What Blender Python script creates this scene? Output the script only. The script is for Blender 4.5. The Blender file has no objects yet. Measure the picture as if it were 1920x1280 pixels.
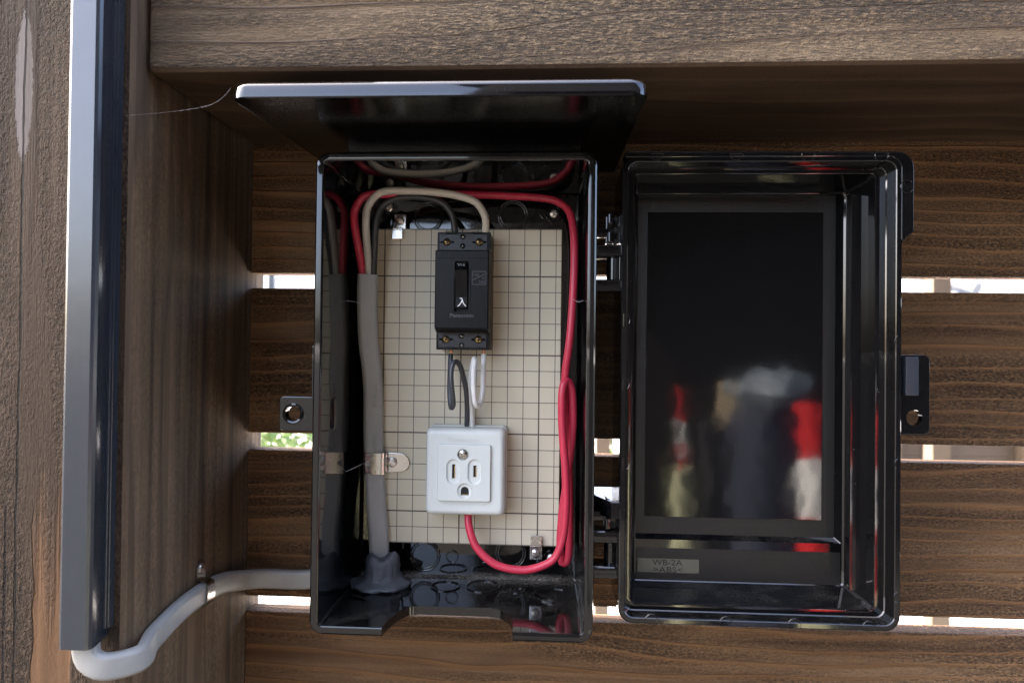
import bpy, bmesh, math, random
from mathutils import Vector, Matrix
R = math.radians
random.seed(11)
S = bpy.context.scene
COL = S.collection
H = 1.25                       # camera height above the ground

# ------------------------------------------------------------------ camera
F = 1290.0                     # focal length in pixels of the 1920 px wide photograph
cam = bpy.data.cameras.new('camera')
cam.sensor_width = 36.0
cam.lens = 36.0 * F / 1920.0
cam.clip_start = 0.01
cam.clip_end = 2000.0
cam.dof.use_dof = True
cam.dof.focus_distance = 0.405
cam.dof.aperture_fstop = 11.0
camo = bpy.data.objects.new('camera', cam)
COL.objects.link(camo)
CR = Matrix.Rotation(R(3.106), 3, 'Z') @ Matrix.Rotation(R(90.666), 3, 'X') @ Matrix.Rotation(R(0.65), 3, 'Z')
camo.matrix_world = Matrix.Translation((0, 0, H)) @ CR.to_4x4()
S.camera = camo

# ------------------------------------------------------------------ world, sun, exposure
SUN_EL, SUN_AZ = 46.0, -76.0   # azimuth from +Y towards +X: the sun stands behind the fence, to the left
w = bpy.data.worlds.new('World')
S.world = w
w.use_nodes = True
wn = w.node_tree.nodes
sky = wn.new('ShaderNodeTexSky')
sky.sky_type = 'NISHITA'
sky.sun_disc = False
sky.sun_elevation = R(SUN_EL)
sky.sun_rotation = R(SUN_AZ)
sky.air_density = 0.7
sky.dust_density = 6.0
sky.ozone_density = 0.3
wn['Background'].inputs['Strength'].default_value = 0.15
w.node_tree.links.new(sky.outputs[0], wn['Background'].inputs['Color'])
sl = bpy.data.lights.new('sun', 'SUN')
sl.energy = 2.4
sl.angle = R(0.5)
sl.color = (1.0, 0.95, 0.87)
so = bpy.data.objects.new('sun', sl)
COL.objects.link(so)
sd = Vector((math.sin(R(SUN_AZ)) * math.cos(R(SUN_EL)), math.cos(R(SUN_AZ)) * math.cos(R(SUN_EL)), math.sin(R(SUN_EL))))
so.rotation_euler = sd.to_track_quat('Z', 'Y').to_euler()
so.location = (-3, 6, 9)
S.view_settings.view_transform = 'Standard'
S.view_settings.look = 'None'
S.view_settings.gamma = 1.0
S.view_settings.use_curve_mapping = False
S.view_settings.exposure = 3.7
S.cycles.max_bounces = 10
S.cycles.glossy_bounces = 6
S.cycles.use_denoising = True
S.cycles.denoising_prefilter = 'NONE'

# ------------------------------------------------------------------ helpers
def V(x, y, z):                # millimetres from the camera: x right, y into the wall, z up
    return Vector((x / 1000.0, y / 1000.0, z / 1000.0 + H))

def at(px, py, d):             # point at depth d (mm) seen at a pixel of the photograph, in mm
    v = CR @ Vector(((px - 960) / F, -(py - 640) / F, -1.0))
    v *= d / v.y
    return (v.x, v.y, v.z)

def finish(bm, sharp=32):
    bmesh.ops.remove_doubles(bm, verts=bm.verts, dist=1e-7)
    bmesh.ops.recalc_face_normals(bm, faces=bm.faces)
    for f in bm.faces:
        f.smooth = True
    for e in bm.edges:
        e.smooth = not (len(e.link_faces) == 2 and e.calc_face_angle(0) > R(sharp))

def link(name, me, parent=None):
    o = bpy.data.objects.new(name, me)
    COL.objects.link(o)
    if parent is not None:
        o.parent = parent
    return o

def wloc(o):
    p = Vector((0, 0, 0))
    while o is not None:
        p = p + o.location
        o = o.parent
    return p

def obj(name, bm, mat, parent=None, sharp=32, origin=None, keep=False, wn_=True):
    if not keep:
        finish(bm, sharp)
    me = bpy.data.meshes.new(name)
    if parent is not None:
        off = wloc(parent)
    else:
        off = Vector(origin) if origin is not None else Vector((0, 0, 0))
    bmesh.ops.translate(bm, verts=bm.verts, vec=-off)
    bm.to_mesh(me)
    bm.free()
    for m in (mat if isinstance(mat, (list, tuple)) else [mat]):
        me.materials.append(m)
    o = link(name, me, parent)
    if parent is None:
        o.location = off
    if wn_:
        md = o.modifiers.new('weighted_normals', 'WEIGHTED_NORMAL'); md.keep_sharp = True; md.weight = 80
    return o

def tag(o, label=None, cat=None, group=None, kind=None):
    if label: o['label'] = label
    if cat: o['category'] = cat
    if group: o['group'] = group
    if kind: o['kind'] = kind
    return o

def thing(name, label, cat, loc, group=None):
    o = link(name, None)
    o.location = loc
    return tag(o, label, cat, group)

def join(bm, b2):
    me = bpy.data.meshes.new('tmp')
    b2.to_mesh(me); b2.free()
    bm.from_mesh(me)
    bpy.data.meshes.remove(me)
    return bm

def rbox(x0, x1, y0, y1, z0, z1, bev=0.5, seg=2, bm=None):     # bevelled box, mm
    b = bmesh.new()
    vs = [b.verts.new(V(x, y, z)) for x in (x0, x1) for y in (y0, y1) for z in (z0, z1)]
    for q in ((0, 1, 3, 2), (4, 6, 7, 5), (0, 4, 5, 1), (2, 3, 7, 6), (0, 2, 6, 4), (1, 5, 7, 3)):
        b.faces.new([vs[i] for i in q])
    if bev > 0:
        bmesh.ops.bevel(b, geom=list(b.edges), offset=bev / 1000.0, segments=seg, profile=0.6, affect='EDGES')
    return b if bm is None else join(bm, b)

def rr(x0, x1, z0, z1, r, n=6):                                # rounded rectangle, list of (x, z)
    out = []
    for cx, cz, a0 in ((x1 - r, z1 - r, 0), (x0 + r, z1 - r, 90), (x0 + r, z0 + r, 180), (x1 - r, z0 + r, 270)):
        for i in range(n + 1):
            a = R(a0 + 90.0 * i / n)
            out.append((cx + r * math.cos(a), cz + r * math.sin(a)))
    return out

def loft(loops, cap0=True, cap1=True, closed=False, bm=None):  # loops of mm triples
    b = bmesh.new()
    L = [[b.verts.new(V(*p)) for p in lp] for lp in loops]
    n = len(L[0])
    rng = len(L) if closed else len(L) - 1
    for k in range(rng):
        A, B = L[k], L[(k + 1) % len(L)]
        for i in range(n):
            j = (i + 1) % n
            b.faces.new((A[i], A[j], B[j], B[i]))
    if not closed:
        if cap0: b.faces.new(L[0])
        if cap1: b.faces.new(L[-1])
    return b if bm is None else join(bm, b)

def prism(pts, y0, y1, bev=0.4, bm=None):                      # outline in x-z, front y0, back y1, small chamfer at the front
    cx = sum(p[0] for p in pts) / len(pts); cz = sum(p[1] for p in pts) / len(pts)
    def ins(d):
        out = []; n = len(pts)
        for i in range(n):
            a = Vector(pts[i - 1]); p = Vector(pts[i]); c = Vector(pts[(i + 1) % n])
            e1 = (p - a); e2 = (c - p)
            e1 = e1.normalized() if e1.length > 1e-6 else e2.normalized()
            e2 = e2.normalized() if e2.length > 1e-6 else e1
            nn = Vector((-e1.y - e2.y, e1.x + e2.x))
            nn = nn.normalized() if nn.length > 1e-6 else Vector((-e1.y, e1.x))
            k = max(0.35, nn.dot(Vector((-e1.y, e1.x))))
            q = p + nn * d / k
            out.append((q.x, q.y))
        return out
    area = sum(pts[i - 1][0] * pts[i][1] - pts[i][0] * pts[i - 1][1] for i in range(len(pts)))
    s = 1 if area > 0 else -1
    lp = [[(x, y1, z) for x, z in pts], [(x, y0 + bev, z) for x, z in pts]]
    if bev > 0:
        lp.append([(x, y0 + bev * 0.3, z) for x, z in ins(s * bev * 0.3)])
        lp.append([(x, y0, z) for x, z in ins(s * bev)])
    return loft(lp, bm=bm)

def lathe(c, prof, n=28, axis='y', bm=None, caps=True):                    # prof: (r, h) with h along the axis, mm
    loops = []
    for r, h in prof:
        lp = []
        for i in range(n):
            a = 2 * math.pi * i / n
            u, v = r * math.cos(a), r * math.sin(a)
            lp.append((c[0] + u, c[1] + h, c[2] + v) if axis == 'y' else (c[0] + u, c[1] + v, c[2] + h) if axis == 'z' else (c[0] + h, c[1] + u, c[2] + v))
        loops.append(lp)
    return loft(loops, cap0=caps and prof[0][0] > 1e-4, cap1=caps and prof[-1][0] > 1e-4, bm=bm)

def spline(pts, step=4):                                        # Catmull-Rom through mm points
    P = [Vector(p) for p in pts]
    out = []
    for i in range(len(P) - 1):
        p0 = P[max(i - 1, 0)]; p1 = P[i]; p2 = P[i + 1]; p3 = P[min(i + 2, len(P) - 1)]
        a = 0.5
        t1 = (p2 - p0) * a; t2 = (p3 - p1) * a
        l = (p2 - p1).length
        if (p1 - p0).length > 1e-6 and i > 0: t1 = (p2 - p0).normalized() * l
        if (p3 - p2).length > 1e-6 and i < len(P) - 2: t2 = (p3 - p1).normalized() * l
        m = max(2, int(l / step) + 1)
        for k in range(m):
            t = k / m
            h1 = 2 * t ** 3 - 3 * t ** 2 + 1; h2 = t ** 3 - 2 * t ** 2 + t; h3 = -2 * t ** 3 + 3 * t ** 2; h4 = t ** 3 - t ** 2
            out.append(p1 * h1 + t1 * h2 * 0.85 + p2 * h3 + t2 * h4 * 0.85)
    out.append(P[-1])
    return out

def tube(pts, r, n=12, step=3, bm=None, smooth=True):
    P = spline(pts, step) if smooth else [Vector(p) for p in pts]
    up = Vector((0.3, -1, 0.2)).normalized()
    loops = []
    for i, p in enumerate(P):
        t = (P[min(i + 1, len(P) - 1)] - P[max(i - 1, 0)]).normalized()
        a = up - t * up.dot(t)
        if a.length < 0.05: a = Vector((1, 0, 0)) - t * t.x
        a.normalize(); up = a
        b = t.cross(a)
        loops.append([tuple(p + (a * math.cos(q) + b * math.sin(q)) * r) for q in [2 * math.pi * k / n for k in range(n)]])
    return loft(loops, bm=bm)

def flat_tube(pts, normals, wd, th, step=3, bm=None):           # flat cable: width wd across, thickness th along the normal
    P = spline(pts, step)
    N = spline([tuple(Vector(q) * 100) for q in normals], 1)
    # resample the normals by path fraction of control points
    acc = [0]
    for i in range(1, len(pts)): acc.append(acc[-1] + (Vector(pts[i]) - Vector(pts[i - 1])).length)
    loops = []; run = 0; tot = 0
    ln = [0]
    for i in range(1, len(P)): ln.append(ln[-1] + (P[i] - P[i - 1]).length)
    for i, p in enumerate(P):
        s = ln[i] / ln[-1] * acc[-1]
        k = 0
        while k < len(acc) - 2 and acc[k + 1] < s: k += 1
        f = min(1, max(0, (s - acc[k]) / max(1e-6, acc[k + 1] - acc[k])))
        f = f * f * (3 - 2 * f)
        nn = Vector(normals[k]).lerp(Vector(normals[k + 1]), f)
        t = (P[min(i + 1, len(P) - 1)] - P[max(i - 1, 0)]).normalized()
        nn = (nn - t * nn.dot(t)).normalized()
        b = t.cross(nn)
        lp = []
        for x, z in rr(-wd / 2, wd / 2, -th / 2, th / 2, th * 0.42, 4):
            lp.append(tuple(p + b * x + nn * z))
        loops.append(lp)
    return loft(loops, bm=bm)

def cut(o, *bms):                                               # boolean difference, applied
    cs = []
    hold = [m for m in o.modifiers if m.type == 'WEIGHTED_NORMAL']
    for m in hold: m.show_viewport = False
    for b in bms:
        finish(b)
        me = bpy.data.meshes.new('c'); b.to_mesh(me); b.free()
        c = bpy.data.objects.new('c', me); COL.objects.link(c)
        c.location = -wloc(o.parent) if o.parent else (0, 0, 0)
        c.parent = o.parent
        m = o.modifiers.new('b', 'BOOLEAN'); m.operation = 'DIFFERENCE'; m.object = c; m.solver = 'EXACT'
        cs.append(c)
    bpy.context.view_layer.update()
    dg = bpy.context.evaluated_depsgraph_get()
    me = bpy.data.meshes.new_from_object(o.evaluated_get(dg))
    for m in list(o.modifiers):
        if m.type == 'BOOLEAN': o.modifiers.remove(m)
    for m in hold: m.show_viewport = True
    old = o.data; mats = [m for m in old.materials]; nm = old.name
    o.data = me
    me.materials.clear()
    for m in mats: me.materials.append(m)
    bpy.data.meshes.remove(old); me.name = nm
    for c in cs:
        d = c.data; bpy.data.objects.remove(c); bpy.data.meshes.remove(d)
    bm = bmesh.new(); bm.from_mesh(me)
    for f in bm.faces: f.smooth = True
    for e in bm.edges: e.smooth = not (len(e.link_faces) == 2 and e.calc_face_angle(0) > R(32))
    bm.to_mesh(me); bm.free()
    return o

def text_bm(body, size, c, extrude=0.15, width=None, ya=None, tilt=0.0, shear=0.0, spacing=1.0, rot=0.0, bevel=0.0):
    cu = bpy.data.curves.new('t', 'FONT')
    cu.body = body; cu.size = size / 1000.0; cu.align_x = 'CENTER'; cu.align_y = 'CENTER'
    cu.extrude = extrude / 1000.0; cu.resolution_u = 3; cu.space_character = spacing; cu.space_line = 0.8
    cu.offset = bevel / 1000.0
    o = bpy.data.objects.new('t', cu); COL.objects.link(o)
    bpy.context.view_layer.update()
    dg = bpy.context.evaluated_depsgraph_get()
    me = bpy.data.meshes.new_from_object(o.evaluated_get(dg))
    bm = bmesh.new(); bm.from_mesh(me)
    bpy.data.objects.remove(o); bpy.data.curves.remove(cu); bpy.data.meshes.remove(me)
    if len(bm.verts) and width:
        xs = [v.co.x for v in bm.verts]; k = width / 1000.0 / max(1e-6, max(xs) - min(xs)); m = (max(xs) + min(xs)) / 2
        zs = [v.co.y for v in bm.verts]; mz = (max(zs) + min(zs)) / 2
        for v in bm.verts: v.co.x = (v.co.x - m) * k; v.co.y -= mz
    M = Matrix.Translation(V(*c)) @ Matrix.Rotation(R(90 + tilt), 4, 'X') @ Matrix.Rotation(R(rot), 4, 'Z')
    bm.transform(M)
    return bm

# ------------------------------------------------------------------ materials
def mat(name):
    m = bpy.data.materials.new(name); m.use_nodes = True
    nt = m.node_tree
    return m, nt, nt.nodes['Principled BSDF']

def nd(nt, kind, **kw):
    n = nt.nodes.new(kind)
    for k, v in kw.items():
        if hasattr(n, k): setattr(n, k, v)
        else: n.inputs[k].default_value = v
    return n

def lk(nt, a, b): nt.links.new(a, b)

def coords(nt, scale=(1, 1, 1), loc=(0, 0, 0)):
    tc = nt.nodes.new('ShaderNodeTexCoord')
    mp = nt.nodes.new('ShaderNodeMapping')
    mp.inputs['Scale'].default_value = scale
    mp.inputs['Location'].default_value = loc
    lk(nt, tc.outputs['Object'], mp.inputs['Vector'])
    return mp.outputs['Vector']

def noise(nt, vec, scale=1.0, detail=3.0, rough=0.55, dist=0.0):
    n = nd(nt, 'ShaderNodeTexNoise', Scale=scale, Detail=detail, Roughness=rough, Distortion=dist)
    lk(nt, vec, n.inputs['Vector'])
    return n.outputs['Fac']

def ramp(nt, fac, stops):
    r = nt.nodes.new('ShaderNodeValToRGB')
    el = r.color_ramp.elements
    while len(el) < len(stops): el.new(0.5)
    for e, (p, c) in zip(el, stops):
        e.position = p; e.color = (c, c, c, 1) if not isinstance(c, tuple) else (*c, 1)
    lk(nt, fac, r.inputs['Fac'])
    return r.outputs['Color']

def math_(nt, op, a, b=None, clamp=False):
    n = nt.nodes.new('ShaderNodeMath'); n.operation = op; n.use_clamp = clamp
    for i, x in enumerate((a, b)):
        if x is None: continue
        if isinstance(x, (int, float)): n.inputs[i].default_value = x
        else: lk(nt, x, n.inputs[i])
    return n.outputs[0]

def mixc(nt, fac, a, b, mode='MIX'):
    n = nt.nodes.new('ShaderNodeMix'); n.data_type = 'RGBA'; n.blend_type = mode
    for s, x in ((n.inputs[0], fac), (n.inputs[6], a), (n.inputs[7], b)):
        if isinstance(x, (int, float)): s.default_value = x
        elif isinstance(x, tuple): s.default_value = (*x, 1)
        else: lk(nt, x, s)
    return n.outputs[2]

def bump(nt, h, dist, strength=1.0, prev=None):
    b = nd(nt, 'ShaderNodeBump', Strength=strength, Distance=dist)
    lk(nt, h, b.inputs['Height'])
    if prev is not None: lk(nt, prev, b.inputs['Normal'])
    return b.outputs['Normal']

def plastic(name, col, rough=0.35, var=0.08, bumpd=0.0, bscale=900, dust=0.0, spec=0.5, coldvar=0.15, edge=False):
    m, nt, p = mat(name)
    v = coords(nt)
    n = noise(nt, v, 60, 4, 0.6)
    c = mixc(nt, ramp(nt, n, [(0.3, 0.0), (0.7, 1.0)]), tuple(x * (1 - coldvar) for x in col), tuple(min(1, x * (1 + coldvar)) for x in col))
    rg = math_(nt, 'ADD', math_(nt, 'MULTIPLY', noise(nt, v, 170, 5, 0.65), var * 2), rough - var)
    if dust > 0:
        g = nt.nodes.new('ShaderNodeNewGeometry')
        sp = nt.nodes.new('ShaderNodeSeparateXYZ'); lk(nt, g.outputs['Normal'], sp.inputs[0])
        up = ramp(nt, sp.outputs['Z'], [(0.35, 0.02), (0.85, 1.0)])
        d1 = ramp(nt, noise(nt, v, 1500, 2, 0.5), [(0.66, 0.0), (0.74, 1.0)])
        d2 = ramp(nt, noise(nt, v, 45, 5, 0.7), [(0.45, 0.0), (0.85, 0.8)])
        sk = math_(nt, 'MULTIPLY', ramp(nt, noise(nt, v, 620, 1, 0.5), [(0.77, 0.0), (0.80, 1.0)]), 0.4 * min(1.0, dust * 2))
        d = math_(nt, 'MULTIPLY', math_(nt, 'ADD', math_(nt, 'MULTIPLY', d1, 0.6), math_(nt, 'MULTIPLY', d2, 0.5)), math_(nt, 'MULTIPLY', up, dust), True)
        d = math_(nt, 'MAXIMUM', d, sk)
        if edge:               # grit gathered along the inner bottom edge and the right corner of the box (coordinates from the box's base)
            tc = nt.nodes.new('ShaderNodeTexCoord'); xs = nt.nodes.new('ShaderNodeSeparateXYZ'); lk(nt, tc.outputs['Object'], xs.inputs[0])
            gy = math_(nt, 'SUBTRACT', 1.0, math_(nt, 'DIVIDE', math_(nt, 'SUBTRACT', -0.003, xs.outputs['Y']), 0.017), True)
            gz = math_(nt, 'SUBTRACT', 1.0, math_(nt, 'DIVIDE', math_(nt, 'SUBTRACT', xs.outputs['Z'], 0.0056), 0.004), True)
            gx = math_(nt, 'SUBTRACT', 1.0, math_(nt, 'DIVIDE', math_(nt, 'SUBTRACT', 0.0695, xs.outputs['X']), 0.010), True)
            gi = math_(nt, 'MULTIPLY', math_(nt, 'GREATER_THAN', xs.outputs['Y'], -0.083), math_(nt, 'LESS_THAN', xs.outputs['Z'], 0.03))
            band = math_(nt, 'MAXIMUM', math_(nt, 'MULTIPLY', gy, gz), math_(nt, 'MULTIPLY', math_(nt, 'MULTIPLY', gx, gi), 0.18))
            gr = ramp(nt, noise(nt, v, 1100, 3, 0.7), [(0.35, 0.0), (0.62, 1.0)])
            d = math_(nt, 'MAXIMUM', d, math_(nt, 'MULTIPLY', math_(nt, 'MULTIPLY', band, gr), ramp(nt, noise(nt, v, 70, 3, 0.6), [(0.3, 0.15), (0.6, 0.75)])))
        c = mixc(nt, d, c, (0.30, 0.27, 0.22))
        rg = math_(nt, 'ADD', rg, math_(nt, 'MULTIPLY', d, 0.4), True)
    lk(nt, c, p.inputs['Base Color']); lk(nt, rg, p.inputs['Roughness'])
    p.inputs['Specular IOR Level'].default_value = spec
    if bumpd > 0:
        lk(nt, bump(nt, noise(nt, v, bscale, 3, 0.6), bumpd), p.inputs['Normal'])
    else:
        lk(nt, bump(nt, noise(nt, v, 28, 2, 0.5), 0.0006, 0.35), p.inputs['Normal'])
    return m

def metal(name, col, rough=0.25, var=0.1, bumpd=0.00005):
    m, nt, p = mat(name)
    v = coords(nt)
    p.inputs['Metallic'].default_value = 1.0
    n = noise(nt, v, 400, 4, 0.65)
    lk(nt, mixc(nt, n, tuple(x * 0.75 for x in col), col), p.inputs['Base Color'])
    lk(nt, math_(nt, 'ADD', math_(nt, 'MULTIPLY', n, var * 2), rough - var), p.inputs['Roughness'])
    lk(nt, bump(nt, noise(nt, v, 700, 3, 0.6), bumpd), p.inputs['Normal'])
    return m

def wood(name, axis, dark, mid, light, rings=60.0, ring_amt=0.5, tick=0.5, relief=0.0008, streak=0.5, seed=0.0, rough=0.75, crack=None, orange=None, scuff=None, late_col=(0.02, 0.012, 0.008), late_h=0.3, tick_len=130.0, tick_ratio=6.5, tick_dist=0.25, spec=0.35, fine=620, fine_amt=0.55, thin=False):
    # axis: grain direction 'X' or 'Z'; the two others are across the grain
    m, nt, p = mat(name)
    tc = nt.nodes.new('ShaderNodeTexCoord')
    sp = nt.nodes.new('ShaderNodeSeparateXYZ'); lk(nt, tc.outputs['Object'], sp.inputs[0])
    g, a, b = (sp.outputs['X'], sp.outputs['Z'], sp.outputs['Y']) if axis == 'X' else (sp.outputs['Z'], sp.outputs['X'], sp.outputs['Y'])
    def vec(sg, sa, sb, o=0.0):
        c = nt.nodes.new('ShaderNodeCombineXYZ')
        lk(nt, math_(nt, 'ADD', math_(nt, 'MULTIPLY', g, sg), o + seed), c.inputs[0])
        lk(nt, math_(nt, 'MULTIPLY', a, sa), c.inputs[1])
        lk(nt, math_(nt, 'MULTIPLY', b, sb), c.inputs[2])
        return c.outputs[0]
    warp = noise(nt, vec(3.5, 9, 9, 3.1), 1, 2, 0.5)
    aw = math_(nt, 'ADD', a, math_(nt, 'MULTIPLY', math_(nt, 'SUBTRACT', warp, 0.5), 0.035))
    # growth rings: saw wave across the grain with uneven spacing
    ph = math_(nt, 'ADD', math_(nt, 'MULTIPLY', math_(nt, 'ADD', aw, math_(nt, 'MULTIPLY', b, 0.6)), rings),
               math_(nt, 'MULTIPLY', noise(nt, vec(1.5, 22, 22, 9.7), 1, 2, 0.5), 3.0))
    fr = math_(nt, 'FRACT', ph)
    late = ramp(nt, fr, [(0.0, 0.0), (0.84, 0.03), (0.91, 0.55), (0.955, 1.0), (1.0, 0.0)] if thin else [(0.0, 0.0), (0.66, 0.04), (0.84, 0.7), (0.92, 1.0), (1.0, 0.0)])
    st = noise(nt, vec(2.2, 130, 130, 5.0), 1, 4, 0.6)
    big = noise(nt, vec(3.0, 14, 14, 2.0), 1, 3, 0.55)
    fib = noise(nt, vec(45, 1600, 1600, 1.0), 1, 3, 0.6)
    tk = noise(nt, vec(tick_len, tick_len * tick_ratio, tick_len * tick_ratio, 7.0), 1, 5, 0.65, tick_dist)
    grn = ramp(nt, noise(nt, vec(fine, fine * 1.5, fine * 1.5, 21.0), 1, 2, 0.7), [(0.33, 0.0), (0.67, 1.0)])
    zone = ramp(nt, noise(nt, vec(4, 45, 45, 12.0), 1, 2, 0.5), [(0.36, 0.15), (0.58, 1.0)])
    tkm = ramp(nt, tk, [(0.36, 0.0), (0.50, 0.8), (0.8, 1.0)])
    early = math_(nt, 'MULTIPLY', math_(nt, 'SUBTRACT', 1.0, math_(nt, 'MULTIPLY', late, 0.9)), zone)
    c = mixc(nt, ramp(nt, math_(nt, 'ADD', math_(nt, 'MULTIPLY', st, streak), math_(nt, 'MULTIPLY', big, 1 - streak)), [(0.36, 0.0), (0.64, 1.0)]), dark, mid)
    c = mixc(nt, math_(nt, 'MULTIPLY', ramp(nt, big, [(0.45, 0.0), (0.7, 1.0)]), 0.6), c, light)
    c = mixc(nt, math_(nt, 'MULTIPLY', late, ring_amt), c, late_col)
    c = mixc(nt, math_(nt, 'MULTIPLY', math_(nt, 'MULTIPLY', math_(nt, 'SUBTRACT', 1.0, tkm), early), tick), c, tuple(x * 0.3 for x in dark))
    c = mixc(nt, math_(nt, 'MULTIPLY', math_(nt, 'MULTIPLY', ramp(nt, tk, [(0.58, 0.0), (0.70, 1.0)]), early), tick * 0.5), c, tuple(min(1, x * 1.35) for x in light))
    c = mixc(nt, 0.35, c, ramp(nt, fib, [(0.3, 0.35), (0.7, 1.0)]), 'MULTIPLY')
    ga = math_(nt, 'MULTIPLY', math_(nt, 'MULTIPLY', early, fine_amt), 1.0)
    c = mixc(nt, ga, c, mixc(nt, 1.0, c, ramp(nt, grn, [(0.0, 0.45), (1.0, 1.5)]), 'MULTIPLY'))
    oi = nt.nodes.new('ShaderNodeObjectInfo')
    c = mixc(nt, 1.0, c, ramp(nt, oi.outputs['Random'], [(0.0, 0.82), (1.0, 1.15)]), 'MULTIPLY')
    h = math_(nt, 'ADD', math_(nt, 'MULTIPLY', math_(nt, 'ADD', math_(nt, 'MULTIPLY', tkm, 0.6), math_(nt, 'MULTIPLY', grn, 0.6 * fine_amt)), math_(nt, 'MULTIPLY', early, tick)), math_(nt, 'ADD', math_(nt, 'MULTIPLY', fib, 0.15), math_(nt, 'MULTIPLY', late, late_h)))
    if orange:                  # a worn bare strip (a in m, from / to, g below)
        x0, x1, gtop = orange
        wob = math_(nt, 'MULTIPLY', math_(nt, 'SUBTRACT', noise(nt, vec(9, 30, 30, 4.0), 1, 3, 0.6), 0.5), 0.02)
        ax = math_(nt, 'ADD', a, wob)
        mk = math_(nt, 'MULTIPLY', math_(nt, 'MULTIPLY', ramp(nt, math_(nt, 'ADD', math_(nt, 'MULTIPLY', math_(nt, 'SUBTRACT', ax, x0), 300), 0.5, True), [(0.4, 0.0), (0.6, 1.0)]),
                   ramp(nt, math_(nt, 'ADD', math_(nt, 'MULTIPLY', math_(nt, 'SUBTRACT', x1, ax), 150), 0.5, True), [(0.4, 0.0), (0.6, 1.0)])),
                   math_(nt, 'ADD', math_(nt, 'MULTIPLY', math_(nt, 'SUBTRACT', gtop, g), 14), math_(nt, 'MULTIPLY', math_(nt, 'SUBTRACT', st, 0.5), 3.0), True))
        c = mixc(nt, math_(nt, 'MULTIPLY', mk, 0.75), c, mixc(nt, ramp(nt, st, [(0.3, 0.0), (0.7, 1.0)]), (0.085, 0.042, 0.020), (0.25, 0.135, 0.062)))
        h = math_(nt, 'MULTIPLY', h, math_(nt, 'SUBTRACT', 1.0, math_(nt, 'MULTIPLY', mk, 0.93)))
    if scuff:                   # a pale scraped lens-shaped mark: centre a, centre g, half sizes
        ca, cg, ha, hg = scuff
        ea = math_(nt, 'POWER', math_(nt, 'ABSOLUTE', math_(nt, 'DIVIDE', math_(nt, 'SUBTRACT', a, ca), ha)), 1.6)
        eg = math_(nt, 'POWER', math_(nt, 'ABSOLUTE', math_(nt, 'DIVIDE', math_(nt, 'SUBTRACT', g, cg), hg)), 2.0)
        e = math_(nt, 'ADD', math_(nt, 'ADD', ea, eg), math_(nt, 'MULTIPLY', math_(nt, 'SUBTRACT', tk, 0.5), 0.9))
        mk = ramp(nt, e, [(0.8, 1.0), (1.05, 0.0)])
        c = mixc(nt, math_(nt, 'MULTIPLY', mk, 0.85), c, mixc(nt, ramp(nt, st, [(0.3, 0.0), (0.7, 1.0)]), (0.13, 0.108, 0.092), (0.22, 0.195, 0.18)))
        h = math_(nt, 'MULTIPLY', h, math_(nt, 'SUBTRACT', 1.0, math_(nt, 'MULTIPLY', mk, 0.8)))
    if crack:                   # drying checks running with the grain: list of (a, gmin, gmax)
        for ca, g0, g1 in crack:
            wob = math_(nt, 'MULTIPLY', math_(nt, 'SUBTRACT', noise(nt, vec(20, 0.01, 0.01, ca * 90), 1, 4, 0.6), 0.5), 0.0035)
            d = math_(nt, 'ABSOLUTE', math_(nt, 'SUBTRACT', math_(nt, 'ADD', a, wob), ca))
            wd = math_(nt, 'MULTIPLY', ramp(nt, noise(nt, vec(35, 0.01, 0.01, ca * 50), 1, 2, 0.5), [(0.3, 0.35), (0.7, 1.0)])  , 0.0010)
            k = math_(nt, 'SUBTRACT', 1.0, math_(nt, 'DIVIDE', d, wd), True)
            k = math_(nt, 'MULTIPLY', k, math_(nt, 'MULTIPLY', math_(nt, 'GREATER_THAN', g, g0), math_(nt, 'LESS_THAN', g, g1)))
            k = ramp(nt, k, [(0.0, 0.0), (0.35, 1.0)])
            c = mixc(nt, math_(nt, 'MULTIPLY', k, 0.9), c, (0.006, 0.004, 0.003))
            h = math_(nt, 'SUBTRACT', h, math_(nt, 'MULTIPLY', k, 1.5))
    lk(nt, c, p.inputs['Base Color'])
    lk(nt, math_(nt, 'ADD', math_(nt, 'MULTIPLY', tk, 0.3), rough - 0.15), p.inputs['Roughness'])
    p.inputs['Specular IOR Level'].default_value = spec
    lk(nt, bump(nt, h, relief, 0.9), p.inputs['Normal'])
    return m

ZO = H                         # wood things sit with their origin at camera height, so material coordinates equal mm / 1000
M = {}
M['black'] = plastic('black_abs', (0.0035, 0.0036, 0.004), 0.055, 0.03, dust=0.32, spec=0.7, edge=True)
M['black_clean'] = plastic('black_gloss', (0.003, 0.003, 0.0034), 0.06, 0.03, dust=0.25, spec=0.7)
M['black_mirror'] = plastic('black_mirror', (0.003, 0.003, 0.0034), 0.06, 0.02, spec=0.5)
M['black_tex'] = plastic('black_grained', (0.008, 0.0078, 0.0072), 0.36, 0.06, bumpd=0.00025, bscale=1300)
M['black_satin'] = plastic('black_satin', (0.0022, 0.0022, 0.0025), 0.16, 0.04, spec=0.25)
M['black_matt'] = plastic('breaker_plastic', (0.0042, 0.0042, 0.0046), 0.32, 0.08, bumpd=0.00003, bscale=3000, spec=0.2)
M['black_term'] = plastic('terminal_plastic', (0.009, 0.0093, 0.011), 0.38, 0.06, bumpd=0.00003, bscale=3000)
M['print_shade'] = plastic('black_print_and_shade', (0.004, 0.004, 0.004), 0.6)  # near-black for lettering and for shade painted into holes and slots
M['plate'] = plastic('olive_smooth_plate', (0.085, 0.082, 0.06), 0.30, 0.05)
M['trunk'] = plastic('slate_pvc', (0.024, 0.029, 0.036), 0.20, 0.04, spec=0.78, coldvar=0.06)
M['grey_pvc'] = plastic('grey_pvc', (0.31, 0.31, 0.295), 0.42, 0.08, coldvar=0.06, bumpd=0.00003, bscale=500)
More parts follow.
